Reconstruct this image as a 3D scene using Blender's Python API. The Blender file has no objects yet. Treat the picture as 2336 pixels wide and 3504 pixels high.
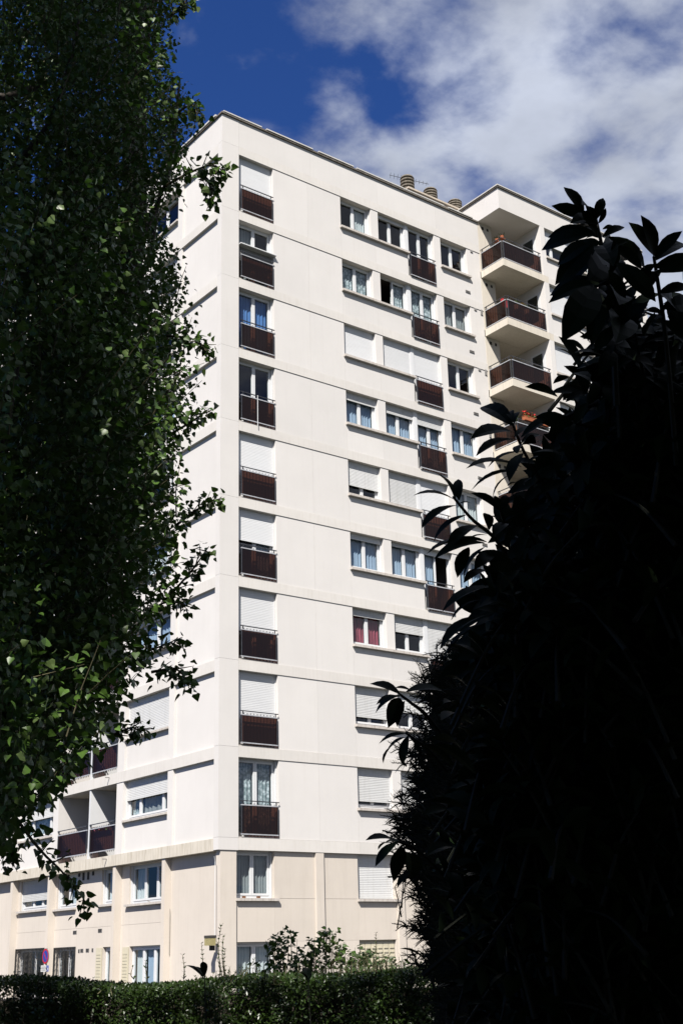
import bpy, math, random
import numpy as np
from mathutils import Matrix, Vector

# ------------------------------------------------------------------ camera, world, sun, exposure
S = bpy.context.scene
ZO = 5.0                                     # height of the first overhanging floor band above the ground
CAM = np.array([-21.0516, -33.3566, -3.2501 + ZO])
YAW, PIT, ROL, FPX = math.radians(51.9637), math.radians(19.3686), math.radians(-1.5938), 4348.3
FW = np.array([math.cos(PIT)*math.cos(YAW), math.cos(PIT)*math.sin(YAW), math.sin(PIT)])
_r = np.cross(FW, [0, 0, 1.0]); _r /= np.linalg.norm(_r); _u = np.cross(_r, FW)
RT = math.cos(ROL)*_r + math.sin(ROL)*_u
UP = -math.sin(ROL)*_r + math.cos(ROL)*_u
cd = bpy.data.cameras.new('camera'); cam = bpy.data.objects.new('camera', cd); S.collection.objects.link(cam)
cd.sensor_fit = 'VERTICAL'; cd.sensor_height = 24.0; cd.lens = FPX/3504*24.0
cd.clip_start = 0.05; cd.clip_end = 3000
m = Matrix.Identity(4)
for i in range(3):
    m[i][0], m[i][1], m[i][2], m[i][3] = RT[i], UP[i], -FW[i], CAM[i]
cam.matrix_world = m
S.camera = cam

SUN_E = math.radians(48.0)
SH = np.array([-0.763, -0.646]); SH /= np.linalg.norm(SH)
SUN = np.array([SH[0]*math.cos(SUN_E), SH[1]*math.cos(SUN_E), math.sin(SUN_E)])   # towards the sun
sl = bpy.data.lights.new('sun', 'SUN'); sun = bpy.data.objects.new('sun', sl); S.collection.objects.link(sun)
sl.energy = 5.0; sl.angle = math.radians(0.53); sl.color = (1.0, 0.95, 0.885)
sun.rotation_euler = Vector(SUN).to_track_quat('Z', 'Y').to_euler()
sun.location = (-30, -40, 40)

W = bpy.data.worlds.new('World'); S.world = W; W.use_nodes = True
nt = W.node_tree; nt.nodes.clear()
def wn(t, **k):
    n = nt.nodes.new(t)
    for a, b in k.items(): setattr(n, a, b)
    return n
sky = wn('ShaderNodeTexSky', sky_type='NISHITA', sun_disc=False, sun_elevation=SUN_E,
         sun_rotation=math.atan2(SUN[0], SUN[1]), altitude=0, air_density=1.0, dust_density=0.25, ozone_density=2.6)
tc = wn('ShaderNodeTexCoord')
sep = wn('ShaderNodeSeparateXYZ'); nt.links.new(tc.outputs['Generated'], sep.inputs[0])
def math_n(op, a, b=None, c=None):
    n = wn('ShaderNodeMath', operation=op)
    for i, v in enumerate((a, b, c)):
        if v is None: continue
        if isinstance(v, (int, float)): n.inputs[i].default_value = v
        else: nt.links.new(v, n.inputs[i])
    return n.outputs[0]
zc = math_n('ADD', math_n('MAXIMUM', sep.outputs[2], 0.0), 0.12)
cx = math_n('DIVIDE', sep.outputs[0], zc); cy = math_n('DIVIDE', sep.outputs[1], zc)
comb = wn('ShaderNodeCombineXYZ'); nt.links.new(cx, comb.inputs[0]); nt.links.new(cy, comb.inputs[1])
mp = wn('ShaderNodeMapping'); nt.links.new(comb.outputs[0], mp.inputs[0])
mp.inputs['Location'].default_value = (18.94, 10.80, 0.0); mp.inputs['Scale'].default_value = (1.0, 1.0, 1.0)
def noise(scale, detail, rough, dist=0.0):
    n = wn('ShaderNodeTexNoise'); nt.links.new(mp.outputs[0], n.inputs['Vector'])
    n.inputs['Scale'].default_value = scale; n.inputs['Detail'].default_value = detail
    n.inputs['Roughness'].default_value = rough; n.inputs['Distortion'].default_value = dist
    return n.outputs['Fac']
big = noise(2.6, 2.0, 0.5, 0.2)
fine = noise(7.0, 9.0, 0.54, 0.12)
# broken cloud thickens steadily towards the south-east, thins out towards the north-west
side = wn('ShaderNodeClamp'); side.inputs['Min'].default_value = -0.10; side.inputs['Max'].default_value = 0.16
nt.links.new(math_n('SUBTRACT', math_n('MULTIPLY', math_n('SUBTRACT', cx, 0.68), 0.75), math_n('MULTIPLY', math_n('SUBTRACT', cy, 0.80), 0.95)), side.inputs['Value'])
dens = math_n('ADD', math_n('ADD', math_n('MULTIPLY', big, 0.90), math_n('MULTIPLY', fine, 0.80)), side.outputs[0])
cov = wn('ShaderNodeMapRange', interpolation_type='SMOOTHSTEP'); nt.links.new(dens, cov.inputs['Value'])
cov.inputs['From Min'].default_value = 0.765; cov.inputs['From Max'].default_value = 1.04
shade = wn('ShaderNodeMapRange'); nt.links.new(noise(6.0, 6.0, 0.5), shade.inputs['Value'])
shade.inputs['From Min'].default_value = 0.3; shade.inputs['From Max'].default_value = 0.7
shade.inputs['To Min'].default_value = 0.72; shade.inputs['To Max'].default_value = 1.12
ccol = wn('ShaderNodeVectorMath', operation='SCALE'); ccol.inputs[0].default_value = (5.5, 5.95, 7.0)
nt.links.new(shade.outputs[0], ccol.inputs['Scale'])
deep = wn('ShaderNodeVectorMath', operation='MULTIPLY'); deep.inputs[1].default_value = (0.25, 0.46, 0.92)
nt.links.new(sky.outputs[0], deep.inputs[0])
mixc = wn('ShaderNodeMix', data_type='RGBA')
nt.links.new(math_n('MULTIPLY', cov.outputs[0], 0.94), mixc.inputs['Factor'])
nt.links.new(deep.outputs[0], mixc.inputs['A']); nt.links.new(ccol.outputs[0], mixc.inputs['B'])
bg = wn('ShaderNodeBackground'); bg.inputs['Strength'].default_value = 0.05
nt.links.new(mixc.outputs['Result'], bg.inputs['Color'])
wo = wn('ShaderNodeOutputWorld'); nt.links.new(bg.outputs[0], wo.inputs['Surface'])

S.view_settings.view_transform = 'Standard'; S.view_settings.look = 'None'
S.view_settings.exposure = 1.18; S.view_settings.gamma = 1.0; S.view_settings.use_curve_mapping = False
S.cycles.max_bounces = 8; S.cycles.transparent_max_bounces = 16
S.cycles.transmission_bounces = 4; S.cycles.diffuse_bounces = 3

# ------------------------------------------------------------------ helpers
COL = S.collection
rng = np.random.default_rng(11); random.seed(5)

def at(u, v, d):
    """point seen at photograph pixel (u, v), d metres along the optical axis"""
    ray = FW + (u-1168)/FPX*RT - (v-1752)/FPX*UP
    return CAM + ray*d

MATS = {}
ALB = 0.55                                   # weathered render and plastic reflect little more than half of the light
def mat(name, col, rough=0.8, var=0.06, scale=3.0, stretch=(1, 1, 1), spec=0.3, metal=0.0, stain=None, bump=0.0, bscale=120.0, rnd=0.0):
    if name in MATS: return MATS[name]
    col = [c*ALB for c in col]
    if stain: stain = ([c*ALB for c in stain[0]],)+tuple(stain[1:])
    M = bpy.data.materials.new(name); M.use_nodes = True; t = M.node_tree; b = t.nodes['Principled BSDF']
    b.inputs['Roughness'].default_value = rough; b.inputs['Metallic'].default_value = metal
    b.inputs['Specular IOR Level'].default_value = spec
    geo = t.nodes.new('ShaderNodeNewGeometry')
    mpn = t.nodes.new('ShaderNodeMapping'); mpn.inputs['Scale'].default_value = stretch
    t.links.new(geo.outputs['Position'], mpn.inputs[0])
    nz = t.nodes.new('ShaderNodeTexNoise'); nz.inputs['Scale'].default_value = scale; nz.inputs['Detail'].default_value = 6
    nz.inputs['Roughness'].default_value = 0.6
    t.links.new(mpn.outputs[0], nz.inputs['Vector'])
    cr = t.nodes.new('ShaderNodeMix'); cr.data_type = 'RGBA'
    lo = [c*(1-var) for c in col]; hi = [min(1, c*(1+var)) for c in col]
    cr.inputs['A'].default_value = (*lo, 1); cr.inputs['B'].default_value = (*hi, 1)
    mr = t.nodes.new('ShaderNodeMapRange'); mr.inputs['From Min'].default_value = 0.3; mr.inputs['From Max'].default_value = 0.7
    t.links.new(nz.outputs['Fac'], mr.inputs['Value']); t.links.new(mr.outputs[0], cr.inputs['Factor'])
    out = cr.outputs['Result']
    if stain:
        sc, sst, slo, shi, samt = stain
        m2 = t.nodes.new('ShaderNodeMapping'); m2.inputs['Scale'].default_value = (6, 6, 0.55)
        t.links.new(geo.outputs['Position'], m2.inputs[0])
        n2 = t.nodes.new('ShaderNodeTexNoise'); n2.inputs['Scale'].default_value = sst; n2.inputs['Detail'].default_value = 5
        t.links.new(m2.outputs[0], n2.inputs['Vector'])
        r2 = t.nodes.new('ShaderNodeMapRange'); r2.inputs['From Min'].default_value = slo; r2.inputs['From Max'].default_value = shi
        r2.inputs['To Max'].default_value = samt
        t.links.new(n2.outputs['Fac'], r2.inputs['Value'])
        mx = t.nodes.new('ShaderNodeMix'); mx.data_type = 'RGBA'; mx.inputs['B'].default_value = (*sc, 1)
        t.links.new(r2.outputs[0], mx.inputs['Factor']); t.links.new(out, mx.inputs['A']); out = mx.outputs['Result']
    if rnd:
        oi = t.nodes.new('ShaderNodeObjectInfo'); rr = t.nodes.new('ShaderNodeMapRange'); rr.inputs['To Min'].default_value = 1-rnd; rr.inputs['To Max'].default_value = 1+rnd*.5
        t.links.new(oi.outputs['Random'], rr.inputs['Value']); vs = t.nodes.new('ShaderNodeVectorMath'); vs.operation = 'SCALE'
        t.links.new(out, vs.inputs[0]); t.links.new(rr.outputs[0], vs.inputs['Scale']); out = vs.outputs[0]
    t.links.new(out, b.inputs['Base Color'])
    if bump:
        n3 = t.nodes.new('ShaderNodeTexNoise'); n3.inputs['Scale'].default_value = bscale; n3.inputs['Detail'].default_value = 4
        t.links.new(geo.outputs['Position'], n3.inputs['Vector'])
        bp = t.nodes.new('ShaderNodeBump'); bp.inputs['Strength'].default_value = bump; bp.inputs['Distance'].default_value = 0.01
        t.links.new(n3.outputs['Fac'], bp.inputs['Height']); t.links.new(bp.outputs[0], b.inputs['Normal'])
    MATS[name] = M
    return M

STAIN = ((0.50, 0.44, 0.36), 1.2, 0.50, 0.80, 0.55)
M_WALL = mat('upper_render', (0.84, 0.81, 0.78), 0.9, 0.03, 0.7, spec=0.2, stain=((0.64, 0.59, 0.54), 1.0, 0.52, 0.95, 0.16), bump=0.15, bscale=60, rnd=0.035)
M_BAND = mat('band_render', (0.83, 0.795, 0.75), 0.9, 0.04, 1.2, spec=0.2, stain=((0.58, 0.52, 0.45), 2.2, 0.50, 0.90, 0.38), bump=0.15, bscale=60, rnd=0.04)
M_BASEBAND = mat('base_band_render', (0.77, 0.71, 0.61), 0.9, 0.06, 1.6, spec=0.2, stain=((0.42, 0.36, 0.27), 2.6, 0.47, 0.74, 0.7), bump=0.2, bscale=60)
M_BASE = mat('base_render', (0.79, 0.715, 0.63), 0.92, 0.04, 0.8, spec=0.2, stain=((0.56, 0.49, 0.41), 1.2, 0.5, 0.9, 0.28), bump=0.2, bscale=60, rnd=0.04)
M_SILL = mat('sill_concrete', (0.67, 0.62, 0.57), 0.9, 0.10, 6, spec=0.2, stain=((0.36, 0.30, 0.25), 2.5, 0.5, 0.75, 0.6))
M_PVC = mat('white_pvc', (0.84, 0.85, 0.86), 0.45, 0.02, 4, spec=0.4)
M_SHUT = mat('shutter_plastic', (0.74, 0.745, 0.74), 0.55, 0.04, 2.0, (1, 1, 8), spec=0.35, stain=((0.50, 0.49, 0.45), 1.4, 0.5, 0.85, 0.45), rnd=0.12)
M_SHUTW = mat('shutter_white', (0.82, 0.83, 0.84), 0.5, 0.03, 2.0, (1, 1, 8), spec=0.35, rnd=0.07)
M_RAIL = mat('rail_metal', (0.06, 0.062, 0.07), 0.36, 0.25, 9, spec=0.5, metal=0.3)
M_RAILB = mat('rail_bar_metal', (0.50, 0.51, 0.54), 0.4, 0.2, 9, spec=0.5)
M_SLAB = mat('balcony_render', (0.80, 0.735, 0.63), 0.9, 0.05, 1.5, spec=0.2, stain=((0.50, 0.43, 0.33), 2.2, 0.50, 0.85, 0.5))
M_COPING = mat('coping_zinc', (0.20, 0.175, 0.15), 0.7, 0.35, 5, spec=0.3, stain=((0.10, 0.09, 0.07), 3.0, 0.45, 0.65, 0.8))
M_COPW = mat('coping_flashing', (0.70, 0.68, 0.64), 0.6, 0.1, 5)
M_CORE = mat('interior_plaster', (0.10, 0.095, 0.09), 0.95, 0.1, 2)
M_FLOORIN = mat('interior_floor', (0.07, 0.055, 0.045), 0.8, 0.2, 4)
M_CREAMSH = mat('cream_shutter_paint', (0.72, 0.66, 0.50), 0.6, 0.05, 4, spec=0.3)
M_VENT = mat('vent_grey', (0.30, 0.29, 0.28), 0.7, 0.2, 12)
M_DARK = mat('vent_dark', (0.06, 0.055, 0.05), 0.9, 0.2, 9)
M_CHIM = mat('chimney_render', (0.66, 0.57, 0.47), 0.9, 0.1, 3, stain=STAIN)
M_POT = mat('chimney_concrete', (0.24, 0.21, 0.17), 0.9, 0.3, 5, stain=((0.09, 0.08, 0.06), 2.2, 0.45, 0.7, 0.7))
M_BLUEC = mat('curtain_blue_grey', (0.42, 0.52, 0.66), 0.9, 0.08, 6, (1, 1, .2))
M_DBLUEC = mat('curtain_deep_blue', (0.10, 0.24, 0.55), 0.9, 0.2, 6, (1, 1, .2))
M_WHITEC = mat('curtain_white', (0.72, 0.74, 0.74), 0.9, 0.08, 6, (1, 1, .2))
M_GREYC = mat('curtain_grey', (0.34, 0.35, 0.35), 0.9, 0.15, 6, (1, 1, .2))
M_REDC = mat('curtain_plum', (0.34, 0.07, 0.10), 0.9, 0.7, 11, (1, 1, .12))
M_IRON = mat('grille_iron', (0.035, 0.035, 0.035), 0.5, 0.2, 10, spec=0.4)
M_CABLE = mat('cable_plastic', (0.35, 0.32, 0.28), 0.8, 0.1, 8)
M_TERRA = mat('terracotta', (0.46, 0.14, 0.06), 0.8, 0.15, 20)
M_REDCL = mat('red_cloth', (0.55, 0.02, 0.03), 0.8, 0.15, 14)
M_PLANT = mat('pot_plant_leaf', (0.07, 0.13, 0.03), 0.5, 0.3, 20)
M_FLOWER = mat('red_petals', (0.62, 0.02, 0.015), 0.7, 0.2, 40)
M_PINK = mat('pink_petals', (0.62, 0.12, 0.22), 0.7, 0.2, 40)
M_YEL = mat('ochre_cloth', (0.70, 0.42, 0.12), 0.9, 0.1, 10)
M_WOODC = mat('wood_brown', (0.22, 0.10, 0.045), 0.7, 0.2, 14)

def lace_mat():
    M = bpy.data.materials.new('curtain_lace'); M.use_nodes = True; t = M.node_tree; b = t.nodes['Principled BSDF']
    geo = t.nodes.new('ShaderNodeNewGeometry')
    v = t.nodes.new('ShaderNodeTexVoronoi'); v.inputs['Scale'].default_value = 9
    n = t.nodes.new('ShaderNodeTexNoise'); n.inputs['Scale'].default_value = 16; n.inputs['Detail'].default_value = 4
    t.links.new(geo.outputs['Position'], v.inputs['Vector']); t.links.new(geo.outputs['Position'], n.inputs['Vector'])
    a = t.nodes.new('ShaderNodeMath'); a.operation = 'MULTIPLY'
    t.links.new(v.outputs['Distance'], a.inputs[0]); t.links.new(n.outputs['Fac'], a.inputs[1])
    r = t.nodes.new('ShaderNodeMapRange'); r.inputs['From Min'].default_value = .10; r.inputs['From Max'].default_value = .34
    t.links.new(a.outputs[0], r.inputs['Value'])
    mx = t.nodes.new('ShaderNodeMix'); mx.data_type = 'RGBA'
    mx.inputs['A'].default_value = (.42, .44, .45, 1); mx.inputs['B'].default_value = (.14, .175, .18, 1)
    t.links.new(r.outputs[0], mx.inputs['Factor']); t.links.new(mx.outputs['Result'], b.inputs['Base Color'])
    b.inputs['Roughness'].default_value = .9
    return M
M_LACE = lace_mat()

def schlick(t):
    lw = t.nodes.new('ShaderNodeLayerWeight'); lw.inputs[0].default_value = .5
    p = t.nodes.new('ShaderNodeMath'); p.operation = 'POWER'; p.inputs[1].default_value = 5; t.links.new(lw.outputs['Facing'], p.inputs[0])
    q = t.nodes.new('ShaderNodeMath'); q.operation = 'MULTIPLY_ADD'; q.inputs[1].default_value = .93; q.inputs[2].default_value = .05
    t.links.new(p.outputs[0], q.inputs[0]); return q.outputs[0]

def glass_mat(name, tint, gl=1.0, rough=0.0):
    M = bpy.data.materials.new(name); M.use_nodes = True; t = M.node_tree; t.nodes.clear()
    o = t.nodes.new('ShaderNodeOutputMaterial'); mx = t.nodes.new('ShaderNodeMixShader')
    tr = t.nodes.new('ShaderNodeBsdfTransparent'); tr.inputs[0].default_value = (*tint, 1)
    g = t.nodes.new('ShaderNodeBsdfGlossy'); g.inputs['Roughness'].default_value = rough; g.inputs['Color'].default_value = (gl, gl, gl, 1)
    f = schlick(t)
    t.links.new(f, mx.inputs[0]); t.links.new(tr.outputs[0], mx.inputs[1]); t.links.new(g.outputs[0], mx.inputs[2])
    t.links.new(mx.outputs[0], o.inputs[0])
    return M
M_GLASS = glass_mat('window_glass', (0.80, 0.86, 0.88))

def smoked_mat():
    M = bpy.data.materials.new('smoked_brown_panel'); M.use_nodes = True; t = M.node_tree; t.nodes.clear()
    o = t.nodes.new('ShaderNodeOutputMaterial'); mx = t.nodes.new('ShaderNodeMixShader'); m2 = t.nodes.new('ShaderNodeMixShader')
    tr = t.nodes.new('ShaderNodeBsdfTransparent'); tr.inputs[0].default_value = (0.085, 0.031, 0.018, 1)
    d = t.nodes.new('ShaderNodeBsdfDiffuse'); d.inputs[0].default_value = (0.020, 0.007, 0.004, 1)
    g = t.nodes.new('ShaderNodeBsdfGlossy'); g.inputs['Roughness'].default_value = .12; g.inputs['Color'].default_value = (.45, .45, .45, 1)
    f = schlick(t)
    m2.inputs[0].default_value = .25
    t.links.new(tr.outputs[0], m2.inputs[1]); t.links.new(d.outputs[0], m2.inputs[2])
    t.links.new(f, mx.inputs[0]); t.links.new(m2.outputs[0], mx.inputs[1]); t.links.new(g.outputs[0], mx.inputs[2])
    t.links.new(mx.outputs[0], o.inputs[0])
    return M
M_SMOKE = smoked_mat()

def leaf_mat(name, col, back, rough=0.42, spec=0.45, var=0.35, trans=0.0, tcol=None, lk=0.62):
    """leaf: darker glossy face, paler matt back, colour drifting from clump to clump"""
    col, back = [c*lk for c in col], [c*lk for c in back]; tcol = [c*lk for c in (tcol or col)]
    M = bpy.data.materials.new(name); M.use_nodes = True; t = M.node_tree; b = t.nodes['Principled BSDF']
    geo = t.nodes.new('ShaderNodeNewGeometry')
    n = t.nodes.new('ShaderNodeTexNoise'); n.inputs['Scale'].default_value = 9; n.inputs['Detail'].default_value = 3
    t.links.new(geo.outputs['Position'], n.inputs['Vector'])
    r = t.nodes.new('ShaderNodeMapRange'); r.inputs['From Min'].default_value = .3; r.inputs['From Max'].default_value = .7
    r.inputs['To Min'].default_value = 1-var; r.inputs['To Max'].default_value = 1+var
    t.links.new(n.outputs['Fac'], r.inputs['Value'])
    mx = t.nodes.new('ShaderNodeMix'); mx.data_type = 'RGBA'
    mx.inputs['A'].default_value = (*col, 1); mx.inputs['B'].default_value = (*back, 1)
    t.links.new(geo.outputs['Backfacing'], mx.inputs['Factor'])
    sc = t.nodes.new('ShaderNodeVectorMath'); sc.operation = 'SCALE'
    t.links.new(mx.outputs['Result'], sc.inputs[0]); t.links.new(r.outputs[0], sc.inputs['Scale'])
    t.links.new(sc.outputs[0], b.inputs['Base Color'])
    b.inputs['Roughness'].default_value = rough; b.inputs['Specular IOR Level'].default_value = spec
    if trans:
        o = t.nodes['Material Output']; ms = t.nodes.new('ShaderNodeMixShader'); ms.inputs[0].default_value = trans
        tl = t.nodes.new('ShaderNodeBsdfTranslucent'); tl.inputs[0].default_value = (*(tcol or col), 1)
        t.links.new(b.outputs[0], ms.inputs[1]); t.links.new(tl.outputs[0], ms.inputs[2]); t.links.new(ms.outputs[0], o.inputs['Surface'])
    return M
M_POPLAR = leaf_mat('poplar_leaf', (0.050, 0.098, 0.016), (0.078, 0.116, 0.036), 0.40, 0.22, 0.5, 0.16, (0.08, 0.18, 0.025), 0.70)
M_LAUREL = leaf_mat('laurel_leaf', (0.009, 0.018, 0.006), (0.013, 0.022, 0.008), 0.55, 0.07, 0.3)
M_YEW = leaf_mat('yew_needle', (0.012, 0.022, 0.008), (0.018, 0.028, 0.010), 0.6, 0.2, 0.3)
M_HEDGE = leaf_mat('hedge_leaf', (0.038, 0.072, 0.014), (0.055, 0.085, 0.028), 0.36, 0.4, 0.5, 0.15, (0.10, 0.20, 0.015), 0.50)
M_SHRUB = leaf_mat('shrub_leaf', (0.045, 0.080, 0.018), (0.06, 0.09, 0.03), 0.45, 0.4, 0.4, 0.15, (0.10, 0.18, 0.02))
M_BARK = mat('bark', (0.055, 0.045, 0.035), 0.95, 0.4, 9, (1, 1, .25), bump=0.6, bscale=25)
M_TWIG = mat('twig', (0.085, 0.075, 0.035), 0.8, 0.3, 12)
M_DTWIG = mat('laurel_stem', (0.012, 0.015, 0.007), 0.8, 0.3, 12)

class MB:
    def __init__(s): s.v = []; s.f = []; s.mi = []
    def box(s, a, b, c, d, e, f, mi=0):
        n = len(s.v)
        s.v += [(a, c, e), (b, c, e), (b, d, e), (a, d, e), (a, c, f), (b, c, f), (b, d, f), (a, d, f)]
        s.f += [(n, n+3, n+2, n+1), (n+4, n+5, n+6, n+7), (n, n+1, n+5, n+4), (n+1, n+2, n+6, n+5), (n+2, n+3, n+7, n+6), (n+3, n, n+4, n+7)]
        s.mi += [mi]*6
        return s
    def tube(s, pts, rad, seg=6, mi=0, cap=True):
        pts = [np.array(p, float) for p in pts]; n0 = len(s.v); k = len(pts)
        rads = rad if hasattr(rad, '__len__') else [rad]*k
        for i, p in enumerate(pts):
            d = pts[min(i+1, k-1)] - pts[max(i-1, 0)]; d /= (np.linalg.norm(d)+1e-9)
            a = np.cross(d, [0, 0, 1.0] if abs(d[2]) < .9 else [1.0, 0, 0]); a /= np.linalg.norm(a); b = np.cross(d, a)
            for j in range(seg):
                t = 2*math.pi*j/seg
                s.v.append(tuple(p + rads[i]*(math.cos(t)*a + math.sin(t)*b)))
        for i in range(k-1):
            for j in range(seg):
                q = n0+i*seg; s.f.append((q+j, q+(j+1) % seg, q+seg+(j+1) % seg, q+seg+j)); s.mi.append(mi)
        if cap:
            s.f.append(tuple(n0+j for j in reversed(range(seg)))); s.f.append(tuple(n0+(k-1)*seg+j for j in range(seg))); s.mi += [mi, mi]
        return s
    def lathe(s, prof, cx=0, cy=0, seg=20, mi=0):
        n0 = len(s.v); k = len(prof)
        for r, z in prof:
            for j in range(seg):
                t = 2*math.pi*j/seg; s.v.append((cx+r*math.cos(t), cy+r*math.sin(t), z))
        for i in range(k-1):
            for j in range(seg):
                q = n0+i*seg; s.f.append((q+j, q+(j+1) % seg, q+seg+(j+1) % seg, q+seg+j)); s.mi.append(mi)
        return s
    def quad(s, a, b, c, d, mi=0):
        n = len(s.v); s.v += [a, b, c, d]; s.f.append((n, n+1, n+2, n+3)); s.mi.append(mi); return s
    def mesh(s, name, mats, smooth=False):
        me = bpy.data.meshes.new(name); me.from_pydata(s.v, [], s.f)
        for x in (mats if isinstance(mats, (list, tuple)) else [mats]): me.materials.append(x)
        if any(s.mi): me.polygons.foreach_set('material_index', s.mi)
        if smooth: me.polygons.foreach_set('use_smooth', [True]*len(s.f))
        me.update(); return me
    def build(s, name, mats, parent=None, loc=(0, 0, 0), rz=0.0, smooth=False):
        return place(name, s.mesh(name, mats, smooth), parent, loc, rz)

def place(name, me, parent=None, loc=(0, 0, 0), rz=0.0):
    o = bpy.data.objects.new(name, me); COL.objects.link(o); o.parent = parent
    o.location = loc; o.rotation_euler = (0, 0, rz); return o
def empty(name, loc=(0, 0, 0), rz=0.0):
    o = bpy.data.objects.new(name, None); COL.objects.link(o); o.location = loc; o.rotation_euler = (0, 0, rz); o.empty_display_size = .2; return o
def tag(o, label=None, cat=None, group=None, kind=None):
    if label: o['label'] = label
    if cat: o['category'] = cat
    if group: o['group'] = group
    if kind: o['kind'] = kind
    return o

# ------------------------------------------------------------------ ground
def sheet(name, x0, x1, y0, y1, z, m, thick=0.0):
    b = MB()
    if thick: b.box(x0, x1, y0, y1, z-thick, z)
    else: b.quad((x0, y0, z), (x1, y0, z), (x1, y1, z), (x0, y1, z))
    return tag(b.build(name, m), kind='structure')
M_GRASS = mat('ground_earth', (0.055, 0.060, 0.028), 0.95, 0.4, 1.5, bump=0.5, bscale=30)
M_ASPH = mat('asphalt', (0.055, 0.055, 0.055), 0.9, 0.2, 6, bump=0.4, bscale=80)
M_PAVE = mat('pavement_concrete', (0.30, 0.285, 0.26), 0.9, 0.12, 3, bump=0.2, bscale=60)
sheet('ground', -900, 900, -900, 900, 0.0, M_GRASS)
sheet('road', -11.5, -1.9, -60, 90, 0.004, M_ASPH)
sheet('road', -1.9, 60, -11.0, -1.9, 0.004, M_ASPH)
b = MB(); b.box(-1.8, 0.6, -1.8, 24, 0.0, 0.12); b.box(0.6, 40, -1.8, 0.4, 0.0, 0.12)
tag(b.build('pavement', M_PAVE), kind='structure')
b = MB(); b.box(-1.93, -1.81, -1.93, 24, 0.0, 0.14); b.box(-1.81, 40, -1.93, -1.81, 0.0, 0.14)
tag(b.build('kerb', M_PAVE), kind='structure')

# ------------------------------------------------------------------ apartment building
BLD = tag(empty('apartment_building', (0, 0, 0)), 'tall cream apartment block with brown balcony panels and white shuttered windows', 'building')
H = 2.75
XA, XB, XC, XD, XE, XF, XG, XH = 0.73, 2.249, 5.421, 6.93, 7.298, 10.254, 10.61, 12.087
XW, YW = 12.83, -1.33                       # left end and front plane of the projecting wing
ROOF = 26.22
class Fac:                                  # a facade: local x runs right seen from outside, local y inwards, z up
    def __init__(s, ox, oy, rz): s.ox, s.oy, s.rz = ox, oy, rz
    def put(s, name, mb, mats, u=0, w=0, z=0, parent=BLD, smooth=False):
        c, n = math.cos(s.rz), math.sin(s.rz)
        if parent is BLD: return mb.build(name, mats, BLD, (s.ox + c*u - n*w, s.oy + n*u + c*w, z+ZO), s.rz, smooth)
        return mb.build(name, mats, parent, (u, w, z), 0.0, smooth)
FR = Fac(0, 0, 0.0); FL = Fac(0, 0, -math.pi/2); FWG = Fac(0, YW, 0.0); FSIDE = Fac(XW+2.405, 0, -math.pi/2)

def panel(F, u0, u1, w0, w1, z0, z1, m=M_WALL, name='wall_panel'):
    return F.put(name, MB().box(0, u1-u0, 0, w1-w0, 0, z1-z0), m, u0, w0, z0)

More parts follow.
